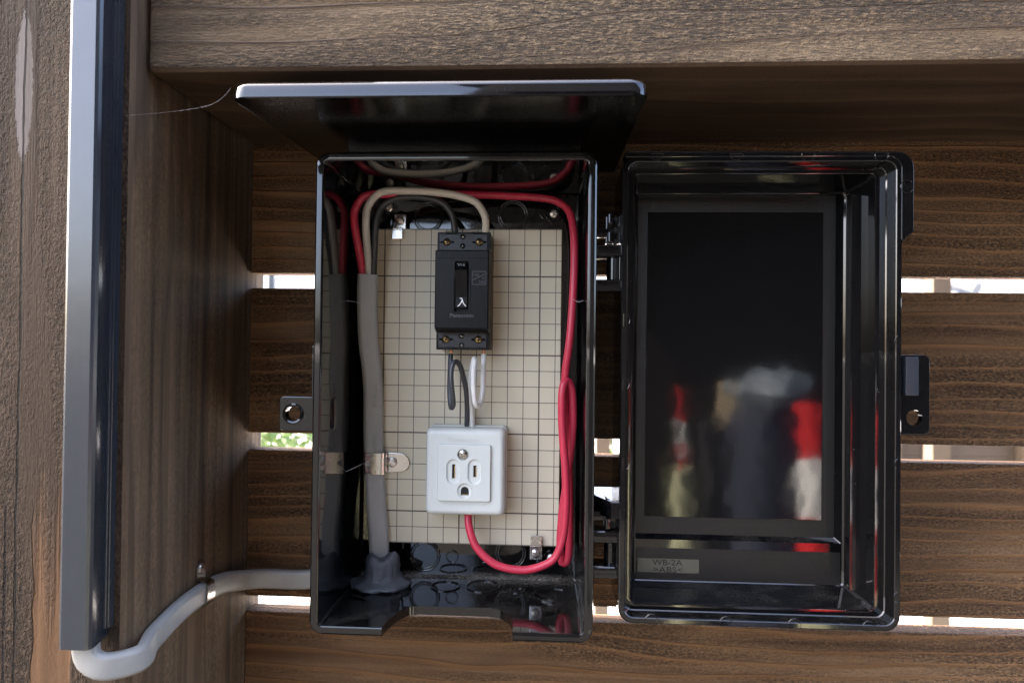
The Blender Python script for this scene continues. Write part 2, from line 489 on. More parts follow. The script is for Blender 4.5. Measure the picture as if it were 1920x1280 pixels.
M['pale_pvc'] = plastic('pale_grey_pvc', (0.325, 0.315, 0.285), 0.38, 0.08, coldvar=0.07, dust=0.12)
M['putty'] = plastic('grey_putty', (0.075, 0.078, 0.082), 0.5, 0.1, bumpd=0.0006, bscale=260, coldvar=0.3)
M['red'] = plastic('red_pvc', (0.52, 0.030, 0.062), 0.38, 0.06, coldvar=0.08)
M['cream'] = plastic('cream_pvc', (0.50, 0.45, 0.37), 0.40, 0.06, coldvar=0.06)
M['blackwire'] = plastic('charcoal_pvc', (0.030, 0.029, 0.028), 0.38, 0.06)
M['white_wire'] = plastic('white_pvc', (0.66, 0.66, 0.625), 0.35, 0.05, coldvar=0.05)
M['grey_wire'] = plastic('dark_grey_pvc', (0.045, 0.047, 0.052), 0.35, 0.05)
M['white'] = plastic('white_urea', (0.60, 0.625, 0.585), 0.22, 0.05, coldvar=0.02)
M['white_print'] = plastic('white_print', (0.8, 0.8, 0.8), 0.5)
M['zinc'] = metal('zinc', (0.68, 0.66, 0.63), 0.26)
M['steel'] = metal('steel', (0.62, 0.60, 0.57), 0.18, 0.08)
M['screw'] = metal('screw_steel', (0.66, 0.60, 0.54), 0.30)
M['brass'] = metal('brass', (0.45, 0.30, 0.13), 0.35)
M['copper'] = metal('copper', (0.80, 0.36, 0.18), 0.30)
CRX = -0.2630
CRX = -0.2630
BR = ((0.105, 0.052, 0.021), (0.255, 0.144, 0.066), (0.345, 0.208, 0.103))
M['board'] = wood('board_wood', 'X', *BR, rings=105, ring_amt=0.6, tick=0.75, relief=0.0030, seed=2.0, late_col=(0.255, 0.120, 0.043), late_h=0.6, tick_len=420, tick_ratio=2.2, tick_dist=0.1, fine=520, fine_amt=1.0)
M['post'] = wood('post_wood', 'Z', (0.042, 0.026, 0.015), (0.084, 0.054, 0.032), (0.128, 0.084, 0.051), rings=26, ring_amt=0.3, tick=0.7, relief=0.0036, streak=0.5, seed=8.0, tick_len=420, tick_ratio=1.7, tick_dist=0.1, rough=0.75, spec=0.22, fine=480, fine_amt=0.95,
                 crack=[(CRX, -0.6, 0.6), (CRX - 0.0055, -0.6, -0.08)], orange=(-0.2530, -0.2335, -0.050), scuff=(CRX - 0.0006, 0.129, 0.0050, 0.040))
M['post_side'] = wood('post_wood_planed', 'Z', (0.070, 0.042, 0.022), (0.230, 0.148, 0.082), (0.310, 0.205, 0.118), rings=60, ring_amt=0.55, tick=0.35, relief=0.0008, streak=0.85, seed=5.0, tick_len=200, tick_ratio=6, tick_dist=0.1, late_col=(0.045, 0.028, 0.017), fine=300, fine_amt=0.5)
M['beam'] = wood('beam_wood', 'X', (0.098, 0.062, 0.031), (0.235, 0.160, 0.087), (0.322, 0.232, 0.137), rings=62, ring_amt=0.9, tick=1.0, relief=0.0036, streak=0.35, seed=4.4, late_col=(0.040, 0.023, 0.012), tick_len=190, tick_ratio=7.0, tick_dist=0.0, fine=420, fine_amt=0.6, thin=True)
M['beam_shaded'] = wood('beam_wood_shaded', 'X', (0.040, 0.022, 0.011), (0.095, 0.056, 0.030), (0.135, 0.082, 0.046), rings=62, ring_amt=0.4, tick=0.25, relief=0.0007, streak=0.35, seed=4.4, late_col=(0.16, 0.10, 0.055), tick_len=120)  # darker copy of the beam wood, underside shade put into its colour

def grid_material():
    m, nt, p = mat('cream_grid_print')
    tc = nt.nodes.new('ShaderNodeTexCoord')
    sp = nt.nodes.new('ShaderNodeSeparateXYZ'); lk(nt, tc.outputs['Object'], sp.inputs[0])
    def lines(s, off, pitch, wd):
        x = math_(nt, 'ADD', math_(nt, 'DIVIDE', math_(nt, 'SUBTRACT', s, off), pitch), 100.5)
        f = math_(nt, 'ABSOLUTE', math_(nt, 'SUBTRACT', math_(nt, 'FRACT', x), 0.5))
        return math_(nt, 'LESS_THAN', f, wd / pitch / 2)
    ox, oz = -0.1070, 0.0466
    L = None
    for s, o in ((sp.outputs['X'], ox), (sp.outputs['Z'], oz)):
        for pt, wd in ((0.01007, 0.00046), (0.05035, 0.00090)):
            q = lines(s, o, pt, wd)
            L = q if L is None else math_(nt, 'MAXIMUM', L, q)
    v = coords(nt)
    base = mixc(nt, noise(nt, v, 30, 4, 0.6), (0.56, 0.50, 0.365), (0.62, 0.565, 0.43))
    sp2 = ramp(nt, noise(nt, v, 900, 2, 0.5), [(0.72, 0.0), (0.78, 0.35)])
    base = mixc(nt, sp2, base, (0.25, 0.2, 0.15))
    lk(nt, mixc(nt, math_(nt, 'MULTIPLY', L, 0.92), base, (0.040, 0.026, 0.026)), p.inputs['Base Color'])
    p.inputs['Roughness'].default_value = 0.42
    lk(nt, bump(nt, noise(nt, v, 120, 3, 0.6), 0.00012), p.inputs['Normal'])
    return m
M['grid'] = grid_material()

def simple(name, c1, c2, scale=8, rough=0.8, bd=0.01, spec=0.5):
    m, nt, p = mat(name)
    v = coords(nt)
    n = noise(nt, v, scale, 6, 0.65)
    lk(nt, mixc(nt, n, c1, c2), p.inputs['Base Color'])
    p.inputs['Roughness'].default_value = rough
    p.inputs['Specular IOR Level'].default_value = spec
    lk(nt, bump(nt, n, bd), p.inputs['Normal'])
    return m
M['ground'] = simple('pale_concrete', (0.34, 0.33, 0.31), (0.48, 0.47, 0.45), 14, 0.9)
M['yard'] = simple('dark_yard_paving', (0.026, 0.025, 0.024), (0.045, 0.043, 0.040), 9, 0.95, spec=0.1)
M['render_wall'] = simple('white_render', (0.72, 0.73, 0.74), (0.80, 0.80, 0.80), 10, 0.9, 0.002)
M['tile'] = simple('grey_roof_tile', (0.085, 0.09, 0.10), (0.16, 0.17, 0.185), 6, 0.4, 0.002)
M['shed_wood'] = simple('shed_wood', (0.026, 0.016, 0.009), (0.046, 0.029, 0.016), 18, 0.7, 0.002)
M['pale_wood'] = simple('pale_wood', (0.050, 0.034, 0.020), (0.075, 0.052, 0.032), 18, 0.7, 0.002)
M['dark_wood'] = simple('dark_wood', (0.008, 0.006, 0.005), (0.016, 0.012, 0.009), 6, 0.7, 0.002)
M['roof_sheet'] = simple('roof_sheet', (0.02, 0.02, 0.021), (0.035, 0.035, 0.036), 6, 0.5, 0.002)
M['leaf'] = simple('leaf', (0.05, 0.10, 0.02), (0.16, 0.24, 0.05), 5, 0.5, 0.002)
M['bark'] = simple('bark', (0.08, 0.06, 0.04), (0.15, 0.11, 0.08), 30, 0.9, 0.003)
M['sign_red'] = simple('signal_red', (0.48, 0.012, 0.016), (0.56, 0.016, 0.02), 5, 0.4, 0.001)
M['sign_white'] = simple('signal_white', (0.72, 0.72, 0.70), (0.80, 0.80, 0.78), 5, 0.4, 0.001)
M['navy'] = simple('navy_cloth', (0.010, 0.013, 0.028), (0.028, 0.034, 0.062), 25, 0.75, 0.004)
M['tarp'] = simple('grey_blue_sheet', (0.07, 0.09, 0.11), (0.17, 0.20, 0.23), 14, 0.45, 0.01)
M['cardboard'] = simple('cardboard', (0.46, 0.36, 0.22), (0.56, 0.45, 0.29), 8, 0.8, 0.001)
M['concrete_base'] = simple('yellow_grey_base', (0.36, 0.36, 0.22), (0.44, 0.44, 0.28), 12, 0.7, 0.001)
M['web'] = plastic('cobweb', (0.75, 0.75, 0.75), 0.5)

# ------------------------------------------------------------------ ground
bm = bmesh.new()
q = [bm.verts.new(p) for p in ((-400, -400, 0), (400, -400, 0), (400, 400, 0), (-400, 400, 0))]
bm.faces.new(q)
tag(obj('ground', bm, M['ground']), kind='structure')

bm = bmesh.new()
bm.faces.new([bm.verts.new(p) for p in ((-150, -150, 0.004), (60, -150, 0.004), (60, 1.2, 0.004), (-150, 1.2, 0.004))])
tag(obj('yard_paving', bm, M['yard']), kind='structure')

# ------------------------------------------------------------------ timber: post, beam, slatted fence
ORG = (0, 0, H)
bm = rbox(-312, -206.8, 328.5, 490, -H * 1000, 640, 5.5, 3)
o = obj('wooden_post', bm, [M['post'], M['post_side']], origin=ORG)
for f in o.data.polygons:
    if f.normal.x > 0.6: f.material_index = 1         # planed side face
tag(o, 'thick dark brown square timber post at the left edge, with a pale scuff', 'post')
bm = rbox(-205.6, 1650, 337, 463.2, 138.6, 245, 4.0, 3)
o = obj('wooden_beam', bm, [M['beam'], M['beam_shaded']], origin=ORG)
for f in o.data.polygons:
    if f.normal.z < -0.6: f.material_index = 1        # shade under the beam is painted in: darker wood on downward faces
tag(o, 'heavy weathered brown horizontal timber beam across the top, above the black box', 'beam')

fence = thing('slatted_fence', 'dark brown fence of horizontal boards with narrow gaps behind the open black box', 'fence', ORG)
def board(x0, x1, z0, z1, first):
    bm = rbox(x0, x1, 464.2 + random.uniform(-.3, .3), 479.5, z0, z1, 1.4, 2)
    return obj('board', bm, M['board'], fence)
rows = [(50.6, 150.9)] + [(-59.3, 40.5), (-171.2, -70.8), (-281.5, -181.3)]
z = -291.8
while z > -1180:
    rows.append((z - 100.2, z)); z -= 110.5
rows += [(161.2, 261.5), (272, 372), (382.5, 482.5), (493, 593)]
for z0, z1 in rows:
    board(-206.5, 1650, z0, z1, 0)
    board(-1900, -312.5, z0, z1, 0)

# ------------------------------------------------------------------ cable trunking on the post
tr = thing('cable_trunking', 'slate grey plastic cable trunking running down the front of the timber post', 'trunking', V(-216, 328, -142))
def section(loopxy, z0, z1):
    return loft([[(x, y, z) for x, y in loopxy] for z in (z0, z1)])
cover = [(-227.0, 328.2), (-227.2, 311.6), (-226.6, 310.4), (-225.4, 309.8), (-213.8, 309.6), (-212.4, 310.3), (-211.7, 311.8), (-211.9, 315), (-213.4, 321.5), (-214.4, 322), (-214.6, 328.2)]
zt, zb = 420, -141.8
dx = lambda z: 0
obj('trunking_cover', section(cover, zb, zt), M['trunk'], tr, 25)
base = [(-214.8, 328.3), (-214.4, 322.6), (-213.8, 322.8), (-213.6, 323.8), (-213.2, 324.0), (-213.0, 325.2), (-212.6, 325.4), (-212.4, 326.6), (-212.0, 328.3)]
obj('trunking_base', section(base, zb + 4.5, zt), M['trunk'], tr, 25)

# ------------------------------------------------------------------ screws
def screw_mesh(r, h=0.5):
    b = lathe((0, 0, 0), [(r * 0.35, 1.6), (r * 0.9, 1.5), (r, 0.9), (r, 0.35), (r * 0.9, -h * 0.3), (r * 0.62, -h * 0.8), (r * 0.3, -h), (0.0001, -h)], 24)
    bmesh.ops.translate(b, verts=b.verts, vec=(0, 0, -H))
    finish(b)
    me = bpy.data.meshes.new('screw'); b.to_mesh(me); b.free()
    o = bpy.data.objects.new('s', me); COL.objects.link(o)
    bs = []
    for w_, l_ in ((0.32 * r, 1.25 * r), (1.25 * r, 0.32 * r)):
        x = rbox(-w_ / 2, w_ / 2, -h - 1, 0.35, -l_ / 2, l_ / 2, 0)
        bmesh.ops.translate(x, verts=x.verts, vec=(0, 0, -H)); bs.append(x)
    cut(o, *bs)
    me = o.data
    bpy.data.objects.remove(o)
    return me
SC = {}
def screw(c, r, m, parent, rot=0.0, normal=(0, -1, 0), name='screw', h=0.9):
    k = (round(r, 2), m)
    if k not in SC:
        SC[k] = screw_mesh(r, h); SC[k].materials.append(M[m])
    o = link(name, SC[k], parent)
    o.location = V(*c) - (wloc(parent) if parent else Vector((0, 0, 0)))
    qd = Vector((0, -1, 0)).rotation_difference(Vector(normal))
    o.rotation_mode = 'QUATERNION'
    o.rotation_quaternion = qd @ Matrix.Rotation(R(rot), 3, 'Y').to_quaternion()
    return o

# ------------------------------------------------------------------ the black box
BX0, BX1, BZ0, BZ1 = -128.6, 24.8, -155.4, 106.6
BF, BI, BB = 368.0, 452.0, 455.0
box = thing('switch_box', 'open black plastic outdoor switch box with rain hood, its door swung open to the right', 'switch box', V(-52, 455, BZ0))
def L(x0, x1, z0, z1, r, y): return [(x, y, z) for x, z in rr(x0, x1, z0, z1, r, 7)]
def Li(d, y, r): return L(BX0 + d, BX1 - d, BZ0 + d, BZ1 - d, max(0.6, r), y)
loops = [Li(0.6, BB, 5), Li(0.2, BB - 0.6, 5.4), Li(0, BF + 1.6, 7.5), Li(0.35, BF + 0.6, 7.3), Li(1.2, BF, 7), Li(3.9, BF, 3.6), Li(4.7, BF + 0.4, 3.0), Li(5.0, BF + 1.2, 2.6),
         Li(5.3, BI - 1.5, 2.2), Li(6.8, BI, 1.2)]
body = obj('body', loft(loops), [M['black'], M['black_clean']], box, 28)
nb = bmesh.new()
npts = [(-90, 360), (-88.6, 368), (-87.2, 379), (-84.5, 391), (-80, 398.5), (-75, 400.5), (-33, 400.5), (-26.5, 398.5), (-21, 391), (-18.6, 381), (-18.0, 368), (-18, 360)]
nb = loft([[(x, y, zz) for x, y in npts] for zz in (-162, -144)])
cut(body, nb)

# raised knock-out rings, bosses and marks moulded in the back and the bottom wall
def ring(c, r, wd=1.1, hh=0.9, axis='y', name='knockout'):
    s = -1 if axis == 'y' else 1
    prof = [(r - wd, 0.3), (r - wd, -hh), (r - wd * 0.7, -hh * 1.2), (r - wd * 0.3, -hh * 1.2), (r, -hh), (r, 0.3)] if axis == 'y' else \
           [(r - wd, -0.3), (r - wd, hh), (r - wd * 0.7, hh * 1.2), (r - wd * 0.3, hh * 1.2), (r, hh), (r, -0.3)]
    n = 36; lps = []
    for rr_, h in prof:
        lps.append([(c[0] + rr_ * math.cos(2 * math.pi * i / n), c[1] + h, c[2] + rr_ * math.sin(2 * math.pi * i / n)) if axis == 'y' else
                    (c[0] + rr_ * math.cos(2 * math.pi * i / n), c[1] + rr_ * math.sin(2 * math.pi * i / n), c[2] + h) for i in range(n)])
    return obj(name, loft(lps, False, False), M['black_clean'], box)
for px, py in ((803, 407), (962, 404), (797, 1041), (958, 1036)):
    p = at(px, py, BI)
    ring(p, 10.2, 1.0)
    ring(p, 8.6, 0.8, 0.5)
for px, py, r in ((848, 1043, 4.2), (904, 1042, 4.6), (882, 412, 4.4), (905, 385, 4.0)):
    ring(at(px, py, BI), r, 0.7, 0.7)
for px, py, r in ((730, 390, 5.0), (1039, 401, 5.6), (1034, 1045, 4.8), (634, 1035, 4.5)):
    p = at(px, py, BI)
    ring(p, r, 1.2, 1.4, name='screw_boss')
    screw((p[0], p[1] - 1.2, p[2]), 3.1, 'screw', box, random.uniform(0, 90), name='mounting_screw')
for px, py in ((748, 408), (1007, 414), (1004, 1040), (741, 1029)):        # U-shaped lugs round the clip screws
    p = at(px, py, BI)
    s = 1 if py < 600 else -1
    out = [(p[0] + 5.2 * math.cos(R(a)), p[2] + s * 5.2 * math.sin(R(a))) for a in range(0, 181, 18)]
    inn = [(p[0] + 3.9 * math.cos(R(a)), p[2] + s * 3.9 * math.sin(R(a))) for a in range(180, -1, -18)]
    pts = [(p[0] + 5.2, p[2] - s * 6)] + out + [(p[0] - 5.2, p[2] - s * 6), (p[0] - 3.9, p[2] - s * 6)] + inn + [(p[0] + 3.9, p[2] - s * 6)]
    b = loft([[(x, BI + 0.3, zz) for x, zz in pts], [(x, BI - 3.0, zz) for x, zz in pts]])
    obj('clip_lug', b, M['black_clean'], box)
for c, r in (((-64, 434, -150.2), 9.5), ((-40, 436, -150.2), 11.0), ((-18, 430, -150.2), 5), ((4, 424, -150.2), 12.5)):
    ring((c[0], c[1], c[2] - 0.05), r, 1.0, 0.7, 'z')
p = at(872, 1063, BI)
obj('moulded_mark', text_bm('WB-2A', 6.2, (p[0], BI - 0.15, p[2]), 0.25, 17), M['black_clean'], box)

# rain hood
hp = []
HX0, HX1 = -144.6, 42.2
for y, zlo, zhi, dx in ((300.6, 112.6, 118.4, 0.9), (300.0, 113.4, 117.2, 0.5)): pass
def hood_loop(inset, zz0, sl):   # outline in x-y, z falling towards the front
    pts = []
    x0, x1, y0, y1, r = HX0 + inset, HX1 - inset, 299.5 + inset, 456.0, 7.0
    for cx, cy, a0 in ((x0 + r, y0 + r, 180), (x1 - r, y0 + r, 270)):
        for i in range(8):
            a = R(a0 + 90 * i / 7)
            pts.append((cx + r * math.cos(a), cy + r * math.sin(a)))
    pts += [(x1, y1), (x0, y1)]
    return [(x, y, zz0 + sl * (y - 300)) for x, y in pts]
sl = 0.045
hood = obj('hood', loft([hood_loop(2.2, 111.2, sl), hood_loop(0.8, 111.0, sl), hood_loop(0.1, 111.6, sl), hood_loop(0.0, 113.0, sl), hood_loop(0.2, 116.2, sl), hood_loop(1.0, 117.8, sl), hood_loop(2.6, 118.7, sl), hood_loop(5.0, 119.0, sl)]), [M['black_clean'], M['black_satin']], box, 40)
for f in hood.data.polygons:
    if f.normal.z < -0.8: f.material_index = 1
obj('hood_rib', rbox(-120, 17, 400, 404, 108.0, 116.0, 0.5), M['black_clean'], hood)

# lug on the left of the body
pts = rr(-154.8, -122, -48.2, -28.2, 3.0, 4)
lug = obj('padlock_lug', prism(pts, 388.0, 392.5, 0.8), M['black'], box)
cut(lug, lathe((-146.3, 380, -38.2), [(4.4, 0), (4.4, 30)], 28))
obj('lug_flange', rbox(-135.5, -128.2, 386.5, 391.5, -30, 1.0, 1.0), M['black'], box)
for a in (0,):
    obj('lug_collar', lathe((-146.3, 387.4, -38.2), [(4.5, 1.2), (4.5, -0.3), (5.3, -0.5), (6.0, -0.1), (6.2, 1.0)], 28, caps=False), M['black'], lug)

# door, open by half a turn
DX0, DX1, DZ0, DZ1 = 38.0, 184.2, -144.8, 104.4
def Ld(d, y, r, e=0.0): return L(DX0 + d, DX1 - d - e, DZ0 + d, DZ1 - d, max(0.8, r), y)
loops = [Ld(1.6, 414, 6), Ld(0.6, 413.2, 6.6), Ld(0, 411, 7.2), Ld(0, 371.4, 8), Ld(0.25, 370.5, 7.8), Ld(0.8, 370, 7.4), Ld(3.0, 370, 5.4), Ld(3.4, 370.4, 5.2), Ld(3.7, 379.4, 5.0), Ld(4.2, 380.0, 4.6),
         Ld(7.0, 380.0, 3.2, 1.6), Ld(7.5, 380.2, 3.0, 1.8), Ld(7.8, 380.9, 2.8, 1.9), Ld(11.8, 404.2, 2, 3.0), Ld(12.6, 405.0, 1.2, 3.2)]
door = obj('door', loft(loops), [M['black_clean'], M['black_tex']], box, 28)
PD = 408.2
RX0, RX1, RZ0, RZ1 = 51.2, at(1565, 735, PD)[0], at(1380, 1003, PD)[2], 91.2
e = 2.6
cut(door, loft([[(x, 404.0, zz) for x, zz in rr(RX0 - .1, RX1 + e * 1.4, RZ0 - e * 1.4, RZ1 + .1, 0.8, 2)], [(x, 405.0, zz) for x, zz in rr(RX0 - .1, RX1 + e, RZ0 - e, RZ1 + .1, 0.7, 2)], [(x, PD, zz) for x, zz in rr(RX0, RX1, RZ0, RZ1, 0.5, 2)]]))
off = wloc(box)
for f in door.data.polygons:
    c = f.center + off
    if f.normal.y < -0.9 and abs(c.y - PD / 1000) < 0.0004:
        f.material_index = 1
q0 = at(1213, 398, PD); q1 = at(1540, 975, PD)
obj('smooth_panel', prism(rr(q0[0], q1[0], q1[2], q0[2], 0.8, 2), PD - 0.5, PD + 0.4, 0.25), M['black_mirror'], door)
zb0, zb1 = at(1300, 1101, 405)[2], at(1300, 1028, 405)[2]
obj('textured_band', prism(rr(51.4, 167.6, zb0, zb1, 0.4, 2), 404.75, 405.3, 0.1), M['black_tex'], door)
for y0, zt0, zt1, x1 in ((391.0, 88.6, 96.0, at(1537, 360, 391)[0]),):
    obj('stiffening_rib', rbox(48.2, x1, y0, y0 + 12.0, zt0, zt1, 0.4), M['black_clean'], door)
obj('stiffening_rib', rbox(166.8, 172.6, 391, 393.0, -131, 88, 0.4), M['black_clean'], door)
fl = [(39.5, 103.2), (39.5, 106.0), (41, 106.8), (181, 106.0)]
fl += [(181.0 + 8.6 * math.sin(R(a)), 97.4 + 8.6 * math.cos(R(a))) for a in (15, 30, 45, 60, 75, 90)]
fl += [(189.6, 64.0), (188.4, 62.6), (186.0, 61.4), (184.0, 58.2), (183.2, 60), (183.2, 97.4)]
fl += [(176.6 + 6.6 * math.sin(R(a)), 96.6 + 6.6 * math.cos(R(a))) for a in (75, 45, 15)] + [(176, 103.2)]
obj('drip_flange', prism(fl, 369.4, 381, 0.7), M['black_clean'], door)
# moulded name plate
p0 = at(1195, 1045, 405); p1 = at(1310, 1074, 405)
obj('name_plate', prism(rr(p0[0], p1[0], p1[2], p0[2], 0.5, 2), 404.4, 405.2, 0.1), M['plate'], door)
pc = at(1251, 1053.5, 404.6); obj('lettering', text_bm('WB-2A', 4.6, (pc[0], 404.36, pc[2]), 0.08, 17.2), M['print_shade'], door)
pc = at(1252, 1067, 404.6); obj('lettering', text_bm('>ABS<', 4.6, (pc[0], 404.36, pc[2]), 0.08, 16.8), M['print_shade'], door)
# ejector marks on the rim
for px, py in ((1232, 287), (1380, 289), (1515, 291), (1652, 292), (1700, 350), (1690, 640), (1690, 870), (1688, 1120), (1630, 1178), (1490, 1176), (1362, 1175), (1222, 1174), (1168, 720), (1168, 600), (1168, 870), (1168, 1135)):
    p = at(px, py, 369.9)
    x = min(max(p[0], 39.5), 188); zz = min(max(p[2], -142.6), 105)
    yy = 369.3 if (zz > 60 and x > 184) or zz > 103.5 else 369.95
    out = []
    for k in range(13):
        a = 2 * math.pi * k / 12
        out.append((x + 3.4 * math.cos(a), yy, zz + 3.4 * math.sin(a)))
    keep = [q for q in out if (38.3 < q[0] < (189 if q[2] > 62 else 183.6)) and (-144.4 < q[2] < 106)]
    if len(keep) >= 3:
        obj('ejector_mark', tube(keep, 0.14, 5, smooth=False), M['black'], door)
# latch ear on the right of the door
pts = rr(182.0, 202.4, -43.0, -0.4, 3.2, 4)
ear = obj('latch_ear', prism(pts, 377.5, 381.5, 0.8), M['black_clean'], door)
cut(ear, lathe((194.3, 370, -33.9), [(4.2, 0), (4.2, 30)], 28))
obj('latch_hook', rbox(186.6, 193.4, 371.0, 378.5, -21.8, -1.6, 0.7), M['trunk'], door)

# hinges
def hinge(z):
    s = z
    hg = obj('hinge', rbox(24.0, 40.6, 376, 390, s - 3.4, s + 3.4, 1.6, 3), M['black'], box)
    obj('hinge_arm', rbox(24.2, 41.2, 375.4, 391, s - 22.4, s - 15.6, 1.6, 3), M['black'], hg)
    obj('hinge_pin', lathe((34.8, 383, s), [(3.6, -16.5), (3.6, -2.5)], 20, 'z'), M['black_clean'], hg)
    obj('hinge_pin', lathe((39.0, 380, s), [(2.4, -16.5), (2.4, -2.5)], 16, 'z'), M['black_clean'], hg)
    b = rbox(31.0, 34.2, 376, 389, s + 4.0, s + 10.6, 1.3, 3)
    rbox(31.0, 34.2, 376, 389, s + 14.2, s + 20.6, 1.3, 3, bm=b)
    rbox(37.6, 41.2, 376, 389, s + 4.0, s + 10.6, 1.3, 3, bm=b)
    rbox(37.6, 41.2, 376, 389, s + 14.2, s + 20.6, 1.3, 3, bm=b)
    rbox(30.4, 40.6, 381, 388, s + 4.6, s + 19.8, 0.8, bm=b)
    obj('hinge_clip', b, M['black'], hg)
    for k in (5.8, 12.2, 18.0):
        obj('hinge_bore', lathe((35.8, 380.8, s + k), [(1.9, 0.4), (1.9, -0.5), (1.3, -0.5), (1.2, 0.4)], 18, caps=False), M['black_clean'], hg)
        obj('bore_shade', lathe((35.8, 380.9, s + k), [(1.3, 0.0), (1.3, -0.1)], 16), M['print_shade'], hg)  # dark disc paints the shade inside the bore
    obj('hinge_web', rbox(24.0, 32, 381, 387, s + 8, s + 13, 0.6), M['black'], hg)
    return hg
z1 = at(1145, 473, 383)[2]; z2 = at(1145, 1001, 383)[2]
hinge(z1); h2 = hinge(z2)
zp = at(1145, 940, 372)[2]
hpl = [(24.6, 411), (24.6, 396), (26.5, 386), (32.0, 374), (34.0, 372), (40.0, 372), (42.0, 374), (42.2, 411)]
b = loft([[(x, y, zp - 9.0) for x, y in hpl], [(x, y, zp - 0.6) for x, y in hpl], [(x + (0.5 if x < 33 else -0.5), y + 0.5, zp) for x, y in hpl]])
obj('hinge_plate', b, M['black_clean'], h2)

# ------------------------------------------------------------------ grid mounting panel and its clips
org = V(-52, 440, -126); 
pn = obj('mounting_panel', rbox(-112.6, 7.3, 440, 446.5, -125.0, 77.2, 0.35, 1), M['grid'], origin=(0, 0, H))
tag(pn, 'cream mounting panel printed with a dark square grid inside the black box', 'mounting panel')
for sp_x in (-95, -10):
    pass
def clip(px, py, s, label):
    p = at(px, py, 442)
    t = thing('panel_clip', label, 'clip', V(p[0], 446, p[2]), 'panel clips')
    b = rbox(p[0] - 3.6, p[0] + 3.6, 436.8, 438.0, p[2] - s * 4.0 - 3.2, p[2] - s * 4.0 + 3.2, 0.5)      # tongue lapping the panel
    if s > 0: rbox(p[0] - 3.4, p[0] + 3.4, 437.0, 446, p[2] - 0.9, p[2] + 0.2, 0.4, bm=b)
    else: rbox(p[0] - 3.4, p[0] + 3.4, 437.0, 446, p[2] - 0.2, p[2] + 0.9, 0.4, bm=b)
    rbox(p[0] - 3.9, p[0] + 3.9, 445.2, 446.4, p[2] + (0 if s > 0 else -10.5), p[2] + (10.5 if s > 0 else 0), 0.5, bm=b)
    obj('tab', b, M['zinc'], t)
    screw((p[0], 444.6, p[2] + s * 6.2), 2.9, 'screw', t, 20)
    return t
clip(748, 430, 1, 'small zinc clip with screw holding the top left edge of the cream panel')
clip(1005, 1021, -1, 'small zinc clip with screw holding the bottom right edge of the cream panel')

# ------------------------------------------------------------------ breaker
bk = thing('circuit_breaker', 'small black circuit breaker with a switch lever marked in white, on the cream panel', 'circuit breaker', V(-53, 440, 0))
b = rbox(-69.6, -36.8, 424.5, 440.2, -0.6, 71.8, 0.8)
obj('housing', b, M['black_matt'], bk)
def terminal(z0, z1, s, name):
    b = rbox(-69.6, -36.6, 420.2, 426, z0, z1, 0.5)
    tb = obj(name, b, M['black_matt'], bk)
    b = rbox(-67.9, -38.3, 419.2, 421, z0 + (0 if s > 0 else 1.4), z1 - (1.4 if s > 0 else 0), 0.35)
    cv = obj('terminal_cover', b, M['black_term'], bk)
    zm = (z0 + z1) / 2
    cs = []
    for x, zz in ((-63.4, zm - 0.6 * s), (-43.4, zm - 0.6 * s)):
        cs.append(lathe((x, 415, zz), [(2.5, 0), (2.5, 5.4)], 20)); cs.append(rbox(x - 4.2, x + 4.2, 415, 420.2, zz - 0.6, zz + 0.6, 0))
    for x, zz in ((-53.6, zm + 2.7), (-53.6, zm - 2.9)):
        cs.append(lathe((x, 415, zz), [(1.7, 0), (1.7, 5.4)], 16))
    cut(cv, *cs)
    for x, zz in ((-63.4, zm - 0.6 * s), (-43.4, zm - 0.6 * s)):
        screw((x, 420.0, zz), 2.2, 'brass', bk, random.uniform(0, 90), name='terminal_screw')
    for x, zz in ((-53.6, zm + 2.7), (-53.6, zm - 2.9)):
        screw((x, 420.1, zz), 1.4, 'steel', bk, random.uniform(0, 90), name='cover_screw')
    for x0, x1 in ((-64.5, -58.0), (-48.2, -41.8)):
        obj('wire_guard', rbox(x0, x1, 418.6, 421, z1 - 1.2 if s > 0 else z0, z1 if s > 0 else z0 + 1.2, 0.3), M['black_matt'], bk)
terminal(60.2, 71.8, 1, 'terminal_block')
terminal(-0.6, 10.9, -1, 'terminal_block')
FX0, FX1 = -68.8, -36.3
lp = []
for y, x0, x1, z0, z1 in ((426, FX0, FX1, 10.0, 59.6), (412.5, FX0, FX1, 10.0, 59.6), (408.2, FX0 + 0.1, FX1 - 0.1, 12.0, 58.9), (407.6, FX0 + 0.7, FX1 - 0.7, 12.6, 58.3)):
    lp.append([(x, y, zz) for x, zz in rr(x0, x1, z0, z1, 0.8, 3)])
fc = obj('front_cover', loft(lp), M['black_matt'], bk)
g1 = at(840, 484, 407.6)[2]; g2 = at(840, 601, 407.6)[2]
cut(fc, rbox(-70, -35, 400, 408.0, g1 - 0.2, g1 + 0.2, 0), rbox(-70, -35, 400, 408.0, g2 - 0.2, g2 + 0.2, 0),
    prism(rr(-56.9, -48.4, 22.0, 52.4, 0.6, 2), 400, 411.5, 0))
